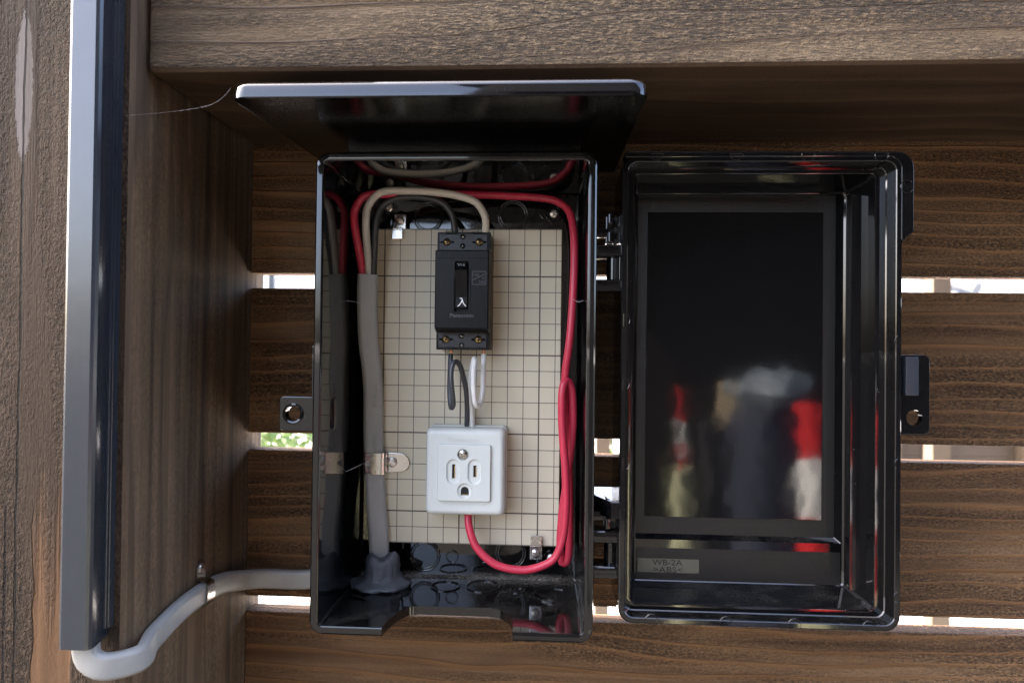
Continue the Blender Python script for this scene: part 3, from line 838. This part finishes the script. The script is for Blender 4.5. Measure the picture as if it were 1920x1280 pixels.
# window frame round the lever
fo = rr(-58.0, -47.3, 20.8, 44.0, 1.2, 3)
fi = rr(-57.4, -47.9, 21.4, 43.4, 0.8, 3)
b = loft([[(x, 407.9, zz) for x, zz in fo], [(x, 407.2, zz) for x, zz in fo], [(x, 407.2, zz) for x, zz in fi], [(x, 407.9, zz) for x, zz in fi]], False, False)
obj('lever_frame', b, M['black_matt'], bk)
lv = bmesh.new()
prof = [(411.0, 51.6), (405.4, 48.4), (403.6, 46.6), (407.2, 31.0), (407.0, 24.6), (411.0, 24.0)]
lv = loft([[(x, y, zz) for y, zz in prof] for x in (-56.2, -49.0)])
bmesh.ops.bevel(lv, geom=list(lv.edges), offset=0.0003, segments=2, affect='EDGES')
le = obj('lever', lv, M['black_matt'], bk)
pc = at(864, 556, 406.9)
b = bmesh.new()
def stroke(pts, w0, w1, y, bm):
    out = []; n = len(pts)
    for side in (1, -1):
        r_ = range(n) if side == 1 else range(n - 1, -1, -1)
        for i in r_:
            a = Vector(pts[max(i - 1, 0)]); c = Vector(pts[min(i + 1, n - 1)]); t = (c - a).normalized()
            ww = (w0 + (w1 - w0) * i / (n - 1)) / 2 * side
            q = Vector(pts[i]) + Vector((-t.y, t.x)) * ww
            out.append((q.x, q.y))
    return loft([[(x, y, zz) for x, zz in out], [(x, y - 0.12, zz) for x, zz in out]], bm=bm)
cx, cz = -52.4, 27.8
stroke([(cx - 1.1, cz + 2.3), (cx + 0.1, cz + 2.2), (cx + 0.5, cz + 0.8), (cx + 1.2, cz - 0.9), (cx + 2.5, cz - 2.4)], 0.6, 0.5, 406.95, b)
stroke([(cx + 0.2, cz + 0.9), (cx - 0.5, cz - 0.6), (cx - 1.3, cz - 1.7), (cx - 2.4, cz - 2.5)], 0.6, 0.45, 406.95, b)
obj('lever_mark', b, M['white_print'], le)
obj('lettering', text_bm('20A', 3.2, (-52.9, 407.3, 49.7), 0.12, 5.2), M['black_clean'], bk)
zc = at(898, 521, 407)[2]; xc = at(898, 521, 407)[0]
fo = rr(xc - 4.3, xc + 4.3, zc - 4.1, zc + 4.1, 0.8, 2); fi = rr(xc - 3.9, xc + 3.9, zc - 3.7, zc + 3.7, 0.6, 2)
b = loft([[(x, 407.8, q) for x, q in fo], [(x, 407.4, q) for x, q in fo], [(x, 407.4, q) for x, q in fi], [(x, 407.8, q) for x, q in fi]], False, False)
stroke([(xc - 3.6, zc - 1.2), (xc + 3.4, zc + 2.4)], 0.4, 0.4, 407.55, b)
obj('rating_frame', b, M['grey_wire'], bk)
obj('lettering', text_bm('100', 2.5, (xc - 1.9, 407.45, zc + 1.9), 0.1, 3.6), M['grey_wire'], bk)
obj('lettering', text_bm('V', 2.5, (xc + 2.6, 407.45, zc - 0.1), 0.1, 1.5), M['grey_wire'], bk)
obj('lettering', text_bm('200', 2.5, (xc + 1.7, 407.45, zc - 2.4), 0.1, 3.8), M['grey_wire'], bk)
pc = at(866, 591, 407)
obj('lettering', text_bm('Panasonic', 3.1, (pc[0], 407.4, pc[2]), 0.15, 14.4, bevel=0.08), M['grey_wire'], bk)

# ------------------------------------------------------------------ outlet
ot = thing('wall_outlet', 'white square surface socket outlet with an earth hole and one screw, under the breaker', 'socket outlet', V(-50.5, 440, -102))
def sq(x0, x1, z0, z1, spec, n=5):
    return loft([[(x, y, zz) for x, zz in rr(x0 + d, x1 - d, z0 + d, z1 - d, r, n)] for d, y, r in spec])
obj('back_base', sq(-75.6, -25.8, -102.4, -48.2, ((0.4, 440.2, 3.2), (0, 439.4, 3.4), (0, 433.6, 3.4), (0.6, 432.8, 3))), M['white'], ot)
obj('skirt', sq(-74.8, -26.6, -101.6, -49.0, ((0, 433.2, 3.0), (0, 431.6, 3.0))), M['grey_pvc'], ot)
fp = obj('face_plate', sq(-75.2, -26.2, -102.0, -48.8, ((0, 432.4, 3.2), (0, 423.6, 3.2), (0.4, 421.6, 3.4), (1.2, 420.4, 3.2), (2.4, 419.7, 3.0), (3.6, 419.5, 2.6))), M['white'], ot)
IX0, IX1 = at(820, 885, 418)[0], at(920, 885, 418)[0]
IZ0, IZ1 = at(870, 940, 418)[2], at(870, 833, 418)[2]
ins = obj('socket_insert', sq(IX0, IX1, IZ0, IZ1, ((0, 421, 1.4), (0, 418.4, 1.4), (0.3, 417.8, 1.3), (0.9, 417.5, 1.1)), 3), M['white'], ot)
cut(fp, rbox(IX0 + 1.2, IX1 - 1.2, 410, 425, IZ0 + 1.2, IZ1 - 1.2, 0))
def stadium(cx, cz, wd, ht, n=8):
    r = wd / 2; k = ht / 2 - r
    return [(cx + r * math.cos(R(180 * i / n)), cz + k + r * math.sin(R(180 * i / n))) for i in range(n + 1)] + \
           [(cx + r * math.cos(R(180 + 180 * i / n)), cz - k + r * math.sin(R(180 + 180 * i / n))) for i in range(n + 1)]
def dish(cx, cz, wd, ht, depth):
    return loft([[(x, 416.0, zz) for x, zz in stadium(cx, cz, wd + 1.2, ht + 1.2)], [(x, 417.6, zz) for x, zz in stadium(cx, cz, wd, ht)],
                 [(x, 417.5 + depth * 0.7, zz) for x, zz in stadium(cx, cz, wd - 1.2, ht - 1.2)], [(x, 417.5 + depth, zz) for x, zz in stadium(cx, cz, wd - 2.6, ht - 2.6)]])
sL = at(850, 884, 417.5); sR = at(890, 884, 417.5); sG = at(871, 921, 417.5); sS = at(868, 852, 417.5)
cut(ins, dish(sL[0], sL[2], 8.6, 15.6, 1.2), dish(sR[0], sR[2], 8.6, 15.6, 1.2), dish(sG[0], sG[2] + 0.4, 9.2, 9.4, 1.2), lathe((sS[0], 410, sS[2]), [(3.5, 0), (3.5, 9.5)], 24))
gpts = [(sG[0] + 2.5 * math.cos(R(a)), sG[2] + 0.2 + 2.5 * math.sin(R(a))) for a in range(0, 181, 20)] + [(sG[0] - 2.5, sG[2] - 2.7), (sG[0] + 2.5, sG[2] - 2.7)]
cut(ins, rbox(sL[0] - 1.0, sL[0] + 1.0, 410, 420.5, sL[2] - 4.4, sL[2] + 4.4, 0), rbox(sR[0] - 1.0, sR[0] + 1.0, 410, 420.5, sR[2] - 3.6, sR[2] + 3.6, 0), prism(gpts, 410, 420.5, 0))
for s_, hh in ((sL, 4.2), (sR, 3.4)):
    obj('slot_shade', rbox(s_[0] - 0.95, s_[0] + 0.95, 420.2, 420.6, s_[2] - hh, s_[2] + hh, 0), M['print_shade'], ot)  # dark plate paints the shade at the bottom of the slot
    obj('contact', rbox(s_[0] + 0.25, s_[0] + 0.9, 419.7, 420.15, s_[2] - hh, s_[2] + hh * 0.8, 0.1), M['brass'], ot)
obj('slot_shade', prism([(sG[0] + (x - sG[0]) * 0.98, sG[2] + (zz - sG[2]) * 0.98) for x, zz in gpts], 420.1, 420.6, 0), M['print_shade'], ot)  # painted shade again, a dark plate in the earth hole
obj('contact', rbox(sG[0] - 2.0, sG[0] + 2.0, 419.6, 420.0, sG[2] - 2.6, sG[2] - 2.1, 0.1), M['brass'], ot)
screw((sS[0], 418.1, sS[2]), 2.9, 'steel', ot, 25)
pc = at(869, 824, 419.4)
obj('lettering', text_bm('Panasonic', 3.6, (pc[0], 419.45, pc[2]), 0.28, 20.2, bevel=0.06), M['white'], ot)
pc = at(872, 946, 419.4)
obj('lettering', text_bm('15A125V <PS>E JET', 2.2, (pc[0], 419.45, pc[2]), 0.16, 28), M['white'], ot)

# ------------------------------------------------------------------ supply cable
cb = thing('power_cable', 'flat grey power cable entering the box from the trunking and fanning into three coloured wires', 'cable', V(-216, 320, -155))
path = [(-219.5, 319, -120), (-219.8, 319, -140), (-217.2, 318, -149.5), (-209.5, 319, -153.2)]
nrm = [(0, -1, 0)] * 3 + [(0.15, -1, 0)]
for px, py, d, n in ((264, 1232, 330, (0.55, -0.9, 0)), (300, 1200, 346, (0.95, -0.35, 0)), (345, 1146, 372, (1, 0, 0)), (388, 1110, 400, (1, 0, 0)), (424, 1092, 425, (0.95, -0.25, 0)), (462, 1086, 448, (0.6, -0.8, 0)), (500, 1084, 457.5, (0.1, -1, 0)), (560, 1086, 459.3, (0, -1, 0))):
    p = list(at(px, py, d))
    if 340 < d < 440: p[0] = -203.2
    path.append(tuple(p)); nrm.append(n)
path += [(-135, 459.4, -153.5), (-112, 459.4, -152.6), (-104, 458.6, -148)]
nrm += [(0, -1, 0), (0, -1, 0), (0, -1, 0)]
obj('outer_sheath', flat_tube(path, nrm, 12.8, 6.4, 3), M['pale_pvc'], cb)
ip = [at(704, 1104, 444), at(708, 1078, 441), at(711, 1045, 438), at(710, 1000, 436.2), at(705, 940, 436), at(702, 880, 436), at(700, 800, 436), at(700, 735, 435.5), at(697, 690, 433), at(691, 640, 430), at(689, 590, 427), at(688.5, 545, 425), at(689.5, 514, 424)]
inr = [(0.25, -1, 0)] * len(ip)
obj('inner_sheath', flat_tube(ip, inr, 12.6, 7.0, 3), M['grey_pvc'], cb, 40)
red = [(681, 545, 425.5), (680, 512, 424.5), (673, 470, 421), (666, 430, 417), (665, 395, 416), (684, 368, 416), (735, 364, 420), (800, 362, 430), (860, 364, 436), (920, 366, 439), (1000, 370, 440), (1040, 376, 438), (1066, 395, 434), (1075, 430, 430), (1077, 480, 427), (1074, 560, 425), (1068, 640, 424), (1060, 700, 426), (1059, 760, 428), (1066, 860, 431), (1068, 960, 432.5), (1067, 1030, 434), (1062, 1054, 434.5), (1054, 1054, 434.5), (1050, 1030, 434), (1054, 960, 433), (1066, 880, 431), (1074, 800, 428), (1072, 730, 426), (1062, 712, 423), (1054, 735, 421), (1054, 800, 421), (1060, 880, 421), (1061, 950, 421), (1055, 1010, 421), (1036, 1050, 421), (985, 1068, 421), (930, 1058, 422), (893, 1025, 424), (879, 985, 427), (878, 955, 430)]
wires = [tube([at(*p) for p in red], 2.45, 12, 3)]
obj('red_wire', wires[0], M['red'], cb)
wh = [(692, 545, 425.5), (692, 512, 424.5), (689, 470, 420), (686, 425, 415), (690, 387, 413), (714, 361, 413), (760, 358, 416), (820, 361, 418), (862, 368, 418), (893, 380, 418), (909, 405, 420), (911, 435, 423), (911, 452, 424)]
obj('white_wire', tube([at(*p) for p in wh], 2.3, 12, 3), M['cream'], cb)
bl = [(698, 545, 425.5), (700, 512, 424.5), (702, 470, 422), (705, 420, 419), (716, 388, 420), (745, 371, 421), (790, 370, 422), (828, 380, 422.5), (847, 402, 423), (853, 432, 424), (853, 452, 424.5)]
obj('black_wire', tube([at(*p) for p in bl], 2.1, 12, 3), M['blackwire'], cb)
for px, py, d_, t_, w_ in ((703, 735, 431.85, '<PS>E', 20.0), (703, 828, 432.35, 'YAZ', 12.0)):     # print pressed into the sheath
    p = at(px, py, d_)
    obj('pressed_print', text_bm(t_, 3.6, p, 0.25, w_, rot=-90), M['grey_pvc'], cb)

# ------------------------------------------------------------------ putty seal
pb = bmesh.new()
n = 40
pc = at(703, 1098, 425)
from mathutils import noise as mnoise
loops = []
for h, rx, ry in ((0.0, 17.6, 13.5), (1.2, 18.4, 14.2), (2.4, 18.0, 13.6), (3.3, 15.5, 12.0), (4.2, 12.8, 10.6), (6.0, 11.6, 9.8), (8.5, 11.2, 9.2), (11, 10.9, 8.6), (13.5, 10.4, 8.0), (16, 9.7, 7.2), (18, 8.8, 6.2), (19, 7.6, 5.0), (18.6, 6.2, 3.4)):
    lp = []
    for i in range(n * 2):
        a = math.pi * i / n
        if h < 3.8:
            k = 1 + 0.10 * math.sin(2 * a + 2.4) + 0.07 * math.sin(3 * a + 0.6) + 0.03 * math.sin(7 * a)
        else:
            k = 1 + 0.05 * math.sin(3 * a + 1.1)
        k += 0.10 * mnoise.noise((math.cos(a) * 1.9, math.sin(a) * 1.9, h * 0.16)) + 0.07 * mnoise.noise((math.cos(a) * 5, math.sin(a) * 5, h * 0.5 + 7))
        up_ = 1.6 * mnoise.noise((math.cos(a) * 1.5, math.sin(a) * 1.5, 4.0)) * min(1, h / 16)
        lp.append((pc[0] + (0.6 if h < 4 else 2.2) + rx * k * math.cos(a), min(451.5, 430 + (3.0 if h > 4 else 0) + ry * k * math.sin(a)), -149.9 + h * (1.0 + (0.08 * math.sin(2 * a + 1) if h > 3 else 0)) + up_))
    loops.append(lp)
o = obj('sealing_putty', loft(loops), M['putty'], origin=V(pc[0], 430, -150), sharp=60)
tag(o, 'grey lump of sealing putty moulded round the cable foot inside the box', 'sealing putty')

# ------------------------------------------------------------------ breaker to outlet link wires
ds = at(868, 802, 433)
w1 = [(846, 652, 427), (846, 690, 424), (846, 730, 420), (845.5, 768, 417), (846, 760, 414)]
b = tube([at(845, 664, 428), at(844, 690, 425), at(843, 730, 420), at(846, 764, 415), at(850, 757, 412), at(847, 725, 410), at(846, 697, 410.5), at(852, 678, 412), at(862, 684, 416), at(870, 712, 422), at(874.5, 735, 426), at(876, 770, 430), at(875, 802, 434), at(875, 815, 435)], 1.62, 10, 2)
t = thing('link_wire', 'dark grey insulated wire looped down from the breaker to the outlet', 'wire', V(*at(875, 802, 436)), 'wires from the breaker to the outlet')
obj('insulation', b, M['grey_wire'], t)
obj('copper_end', tube([at(846, 650, 428), at(846, 667, 428)], 0.85, 10, 3), M['copper'], t)
b = tube([at(907, 664, 428), at(906, 700, 425), at(905, 735, 421), at(899, 760, 417), at(892, 758, 413.5), at(888.5, 735, 412), at(888, 700, 412), at(890, 676, 413), at(889, 674, 417), at(883, 700, 422), at(880, 735, 427), at(884, 770, 431), at(886, 802, 434), at(886, 815, 435)], 1.62, 10, 2)
t = thing('link_wire', 'white insulated wire looped down from the breaker to the outlet', 'wire', V(*at(886, 802, 436)), 'wires from the breaker to the outlet')
obj('insulation', b, M['white_wire'], t)
obj('copper_end', tube([at(906.5, 650, 428), at(906.5, 667, 428)], 0.85, 10, 3), M['copper'], t)

# ------------------------------------------------------------------ saddle clamps
cl = thing('saddle_clamp', 'shiny steel saddle clamp strapping the grey cable to the cream panel', 'cable clamp', V(*at(735, 868, 440)), 'cable clamps')
c0 = at(701.5, 868, 434)
za, zb_ = at(700, 849, 432)[2], at(700, 889, 432)[2]
pr = [(c0[0] - 7.3, 440), (c0[0] - 7.3, 434.6), (c0[0] - 6.4, 432.2), (c0[0] - 4.5, 431.6), (c0[0] + 4.6, 431.2), (c0[0] + 6.6, 432.0), (c0[0] + 7.5, 434), (c0[0] + 7.6, 437.4), (c0[0] + 8.6, 438.8)]
lpf = []
for k, (x, y) in enumerate(pr):
    zz0, zz1 = za, zb_
    nx, ny = (-0.7, 0) if k < 2 else (0, -0.7) if k < 7 else (0.7, -0.2)
    lpf.append([(x, y, zz0), (x - nx, y - ny + 0.0, zz0), (x - nx, y - ny, zz1), (x, y, zz1)])
b = loft(lpf)
tabp = [(c0[0] + 7.8, za - 0.4)] + [(c0[0] + 15.5 + 6.2 * math.sin(R(a)), (za + zb_) / 2 + 6.0 * math.cos(R(a))) for a in range(0, 181, 20)] + [(c0[0] + 7.8, zb_ + 0.4)]
prism(tabp, 438.2, 439.4, 0.3, bm=b)
obj('strap', b, M['steel'], cl)
sp_ = at(735, 866, 438)
screw((sp_[0], 437.6, sp_[2]), 3.4, 'screw', cl, 12)
obj('strap_hole_disc', lathe((c0[0] - 3.6, 431.4, (za + zb_) / 2), [(1.6, 0), (1.6, -0.25), (0.2, -0.25)], 16), M['grey_pvc'], cl)  # cable-coloured disc stands for a hole in the strap

cl = thing('saddle_clamp', 'dull steel saddle clamp holding the pale cable on the side of the timber post', 'cable clamp', V(-206.5, 400, -140), 'cable clamps')
p = Vector((-203.2, 400, at(388, 1110, 400)[2]))
d1 = Vector(at(424, 1092, 425)) - Vector(at(345, 1146, 372)); d1.x = 0; d1.normalize()
up = Vector((1, 0, 0)).cross(d1)
if up.z < 0: up = -up
lpf = []
for u, x in ((-7.6, -206.6), (-7.4, -202.2), (-6.2, -200.0), (-3.5, -199.2), (3.5, -199.2), (6.2, -200.0), (7.6, -202.4), (7.8, -205.4)):
    lpf.append([tuple(Vector((x + e, 0, 0)) + Vector((0, p.y, p.z)) + up * (u * (1.0 if e > 0 else 0.96)) + d1 * s) for e, s in ((0.6, -4.4), (0.6, 4.4), (0.0, 4.4), (0.0, -4.4))])
b = loft(lpf)
tb = []
cpos = Vector((0, p.y, p.z)) + up * 14.0
loop = [Vector((0, p.y, p.z)) + up * 7.4 - d1 * 4.4] + [cpos + d1 * (5.0 * math.sin(R(a))) + up * (5.0 * math.cos(R(a))) for a in range(-90, 91, 20)] + [Vector((0, p.y, p.z)) + up * 7.4 + d1 * 4.4]
loft([[(-206.6, q.y, q.z) for q in loop], [(-205.2, q.y, q.z) for q in loop]], bm=b)
obj('strap', b, M['steel'], cl)
screw((-204.6, cpos.y, cpos.z), 3.1, 'screw', cl, 10, (1, 0, 0))

# ------------------------------------------------------------------ cobweb threads
def web(pts, label, r=0.035):
    b = tube(pts, r, 5, 6)
    tag(obj('cobweb_thread', b, M['web'], origin=V(*pts[0])), label, 'cobweb', 'cobweb threads')
web([at(235, 217, 325), at(300, 212, 330), at(350, 206, 322), at(385, 200, 315), at(405, 192, 308), at(420, 181, 303), at(432, 166, 300)], 'fine cobweb thread slung from the trunking to the left corner of the hood', 0.022)
web([at(610, 892, 400), at(645, 885, 415), at(682, 868, 423)], 'short cobweb thread between the saddle clamp and the left wall of the box', 0.1)
web([at(640, 563, 410), at(660, 565, 415), at(675, 568, 419)], 'short cobweb thread beside the upper end of the grey cable sheath', 0.1)
web([at(1072, 560, 425), at(1084, 566, 410), at(1094, 563, 395)], 'short cobweb thread between the red wire and the right wall of the box', 0.1)

# ------------------------------------------------------------------ beyond the fence
def shrub(x, y, h, rad, nleaf, label):
    t = thing('shrub', label, 'shrub', (x, y, 0))
    b = bmesh.new()
    for i in range(7):
        a = random.uniform(0, 6.28); r = random.uniform(.2, .8) * rad
        tube([(x * 1000, y * 1000, -H * 1000), ((x + r * .4 * math.cos(a)) * 1000, (y + r * .4 * math.sin(a)) * 1000, (h * .5 - H) * 1000), ((x + r * math.cos(a)) * 1000, (y + r * math.sin(a)) * 1000, (h * .9 - H) * 1000)], 9, 6, 150, bm=b)
    obj('stem', b, M['bark'], t)
    vs, fs = [], []
    cl_ = [(random.uniform(-1, 1) * rad * .8, random.uniform(-1, 1) * rad * .8, random.uniform(.15, .9) * h, random.uniform(.12, .3)) for _ in range(60)]
    for i in range(nleaf):
        c = random.choice(cl_)
        d = Vector((random.gauss(0, 1), random.gauss(0, 1), random.gauss(0, 1))).normalized() * c[3] * random.uniform(.5, 1)
        q = Vector((x + c[0], y + c[1], c[2])) + d
        n1 = Vector((random.gauss(0, 1), random.gauss(0, 1), random.gauss(0, 1))).normalized()
        n2 = n1.orthogonal().normalized(); s = random.uniform(.02, .04)
        k = len(vs)
        for e in (n1 * s, n2 * s * .5, -n1 * s, -n2 * s * .5): vs.append(q + e - Vector((x, y, 0)))
        fs.append((k, k + 1, k + 2, k + 3))
    me = bpy.data.meshes.new('foliage'); me.from_pydata([tuple(v) for v in vs], [], fs)
    me.materials.append(M['leaf'])
    tag(link('foliage', me, t), kind='stuff')
shrub(-2.15, 4.9, 1.35, .75, 5000, 'bright green leafy shrub seen through the left gap of the fence')
shrub(0.62, 6.2, 1.0, .25, 1200, 'slim green shrub seen through the gap between the box and its open door')

wh_ = thing('white_house', 'white rendered house seen through the upper left gap of the fence', 'house', (-5, 13, 0))
def wbox(x0, x1, y0, y1, z0, z1, bev=0.0): return rbox(x0 * 1000, x1 * 1000, y0 * 1000, y1 * 1000, (z0 - H) * 1000, (z1 - H) * 1000, bev)
obj('wall', wbox(-9, -0.6, 12.4, 17, 0, 5.2), M['render_wall'], wh_)
obj('roof', loft([[(-9400, 12000, 3950), (-9400, 17400, 3950), (-9400, 14700, 5200)], [(-200, 12000, 3950), (-200, 17400, 3950), (-200, 14700, 5200)]]), M['roof_sheet'], wh_)
obj('drainpipe', lathe((-5100, 12330, 0), [(60, -1250), (60, 3900)], 14, 'z'), M['trunk'], wh_)

th = thing('tiled_house', 'house with a grey curved tile roof seen through the upper right gap of the fence', 'house', (10, 15, 0))
obj('wall', wbox(7.6, 14, 15, 20, 0, 2.35), M['render_wall'], th)
obj('roof_deck', loft([[(7100, 14300, 950), (7100, 19000, 3000), (7100, 19000, 2900), (7100, 14300, 880)], [(14500, 14300, 950), (14500, 19000, 3000), (14500, 19000, 2900), (14500, 14300, 880)]]), M['roof_sheet'], th)
tb = bmesh.new()
prof = [(-140, 0), (-110, 12), (-60, 45), (0, 66), (60, 45), (105, 5), (140, 0)]
lp = [[(x, yy, zz + o_) for x, zz in prof] + [(x, yy, zz + o_ - 18) for x, zz in reversed(prof)] for yy, o_ in ((-160, 14), (160, 0))]
tb = loft(lp); bmesh.ops.translate(tb, verts=tb.verts, vec=(0, 0, -H)); finish(tb)
tme = bpy.data.meshes.new('roof_tile'); tb.to_mesh(tme); tb.free(); tme.materials.append(M['tile'])
ang = math.atan2(2050, 4700)
for r_ in range(12):
    for c_ in range(18):
        o = link('roof_tile', tme, th)
        yy = 14.35 + r_ * 0.27
        o.location = Vector((7.35 + c_ * 0.28, yy, 0.985 + (yy - 14.3) * 2.05 / 4.7 + H + random.uniform(-.004, .004))) - th.location
        o.rotation_euler = (ang, 0, random.uniform(-.01, .01))
ridge = tube([(7200, 17500, 2600), (8000, 16000, 1950), (8700, 14500, 1350)], 130, 10, 300)
obj('ridge_roll', ridge, M['tile'], th)

sh = thing('timber_shed', 'brown timber shed with paler upright studs seen through the middle right gap', 'shed', (2.6, 4.6, 0))
for i in range(9):
    obj('wall_board', wbox(1.5, 4.6, 4.6, 4.63, 0.02 + i * .115, 0.134 + i * .115, 2), M['shed_wood'], sh)
for x in (1.2, 2.15, 2.48, 3.0, 3.6):
    obj('stud', wbox(x, x + (0.10 if x < 2.2 else .055), 4.52, 4.60, 0, 1.1, 2), M['pale_wood'], sh)
obj('top_rail', wbox(0.7, 4.6, 4.50, 4.64, 1.1, 1.16, 3), M['dark_wood'], sh)
pt = obj('garden_post', wbox(1.62, 1.695, 3.0, 3.075, 0, 1.8, 3), M['pale_wood'], origin=(1.65, 3.0, 0))
p_ = at(1131, 836, 3000)[0] / 1000
pt2 = obj('garden_post', wbox(p_ - .03, p_ + .03, 3.0, 3.06, 0, 1.2, 3), M['pale_wood'], origin=(p_, 3.0, 0))
tag(pt2, 'short brown upright post seen through the gap between the box and its open door', 'post')
tag(pt, 'pale brown upright post beside the door, seen through the upper right gap', 'post')

# ------------------------------------------------------------------ behind the camera (seen mirrored in the glossy door)
cp = thing('carport', 'dark open carport facing the fence, mirrored in the glossy door', 'carport', (2.2, -4, 0))
obj('roof', wbox(-0.35, 7.5, -4.2, -2.6, 2.5, 2.64, 5), M['roof_sheet'], cp)
obj('back_wall', wbox(-0.35, 7.5, -4.3, -4.2, 0, 2.64, 0), M['dark_wood'], cp)
obj('side_wall', wbox(7.4, 7.5, -4.2, -2.7, 0, 2.5, 0), M['dark_wood'], cp)
for x in (-0.33, 7.2):
    obj('pillar', wbox(x, x + .12, -2.85, -2.73, 0, 2.5, 5), M['dark_wood'], cp)
hs = thing('dark_house', 'tall dark timber house behind the carport, mirrored in the black plastic', 'house', (3.5, -8, 0))
obj('wall', wbox(-0.6, 9, -10, -4.35, 0, 6.4), M['dark_wood'], hs)
obj('roof', loft([[(-1000, -3900, 5150), (-1000, -10400, 5150), (-1000, -7150, 7000)], [(9400, -3900, 5150), (9400, -10400, 5150), (9400, -7150, 7000)]]), M['roof_sheet'], hs)
def mirrored(px, py, D):        # place of a thing D m behind the camera plane that shows at this pixel in the door's glossy panel
    p = at(px, py, 2 * (PD - 0.5) + D * 1000)
    return p[0] / 1000.0, p[2] / 1000.0 + H
def striped_post(x, y, r, z0, zs, base_h, foot_r, label):
    t = thing('striped_post', label, 'barrier post', (x, y, 0), 'red and white posts')
    for a, b_, m_ in zs:
        obj('band', lathe((x * 1000, y * 1000, -H * 1000), [(r, a * 1000), (r, b_ * 1000)], 20, 'z'), M[m_], t)
    obj('foot', lathe((x * 1000, y * 1000, -H * 1000), [(foot_r, 0), (foot_r, base_h * 800), (foot_r * .96, base_h * 980), (foot_r * .9, base_h * 1000)], 20, 'z'), M['concrete_base'], t)
mx, mz = mirrored(1281, 720, 1.95)
mz2, mz3, mz4 = mirrored(1281, 790, 1.95)[1], mirrored(1281, 845, 1.95)[1], mirrored(1281, 872, 1.95)[1]
striped_post(mx, -1.95, 9, 0, ((mz2, mz, 'sign_red'), (mz3, mz2, 'sign_white'), (mz4, mz3, 'sign_red')), mz4, 46, 'thin red and white striped post mirrored at the left of the glossy door panel')
mx, mz = mirrored(1526, 758, 1.35)
mz2, mz3 = mirrored(1527, 862, 1.35)[1], mirrored(1527, 965, 1.35)[1]
striped_post(mx, -1.35, 40, 0, ((mz2, mz, 'sign_red'), (mz3, mz2, 'sign_white'), (mz3 - .2, mz3, 'sign_red')), mz3 - .2, 60, 'thick red and white striped post mirrored at the right of the glossy door panel')
mx, mz = mirrored(1435, 735, 1.9)
t = thing('cloth_sack', 'navy cloth sack topped with a crumpled grey sheet, mirrored in the glossy door panel', 'sack', (mx, -1.9, 0))
def lump(cx, cy, prof, amp, n=30, sd_=0.0):
    lps = []
    for h, r in prof:
        lps.append([(cx + r * (1 + amp * math.sin(3 * a + h * .01 + sd_) + amp * .7 * math.sin(7 * a + h * .02)) * math.cos(a), cy + r * (1 + amp * math.sin(4 * a + h * .013)) * .8 * math.sin(a), h - H * 1000) for a in [2 * math.pi * i / n for i in range(n)]])
    return loft(lps)
k = mz * 1000
obj('sack', lump(mx * 1000, -1900, ((0, 130), (60, 150), (300, 140), (600, 130), (k - 120, 128), (k, 105)), .09), M['navy'], t)
obj('sheet', lump(mx * 1000 + 20, -1900, ((k - 60, 120), (k + 10, 150), (k + 50, 130), (k + 80, 80), (k + 90, 20)), .14, sd_=1.0), M['tarp'], t)
mx, mz = mirrored(1380, 715, 2.15)
cbx = obj('cardboard_sheet', wbox(mx - .06, mx + .06, -2.15, -2.12, 0, mz, 2), M['cardboard'], origin=(mx, -2.1, 0))
tag(cbx, 'upright beige cardboard sheet beside the navy sack, mirrored in the door panel', 'cardboard')

mx, mz = mirrored(1372, 812, 2.0)
cr = thing('dark_crate', 'dark grey crate standing before the cardboard sheet, mirrored in the door panel', 'crate', (mx, -2.0, 0))
obj('crate_wall', wbox(mx - .09, mx + .05, -2.1, -1.98, 0, mz, 6), M['roof_sheet'], cr)
obj('rim', wbox(mx - .095, mx + .055, -2.105, -1.975, mz, mz + .02, 4), M['roof_sheet'], cr)
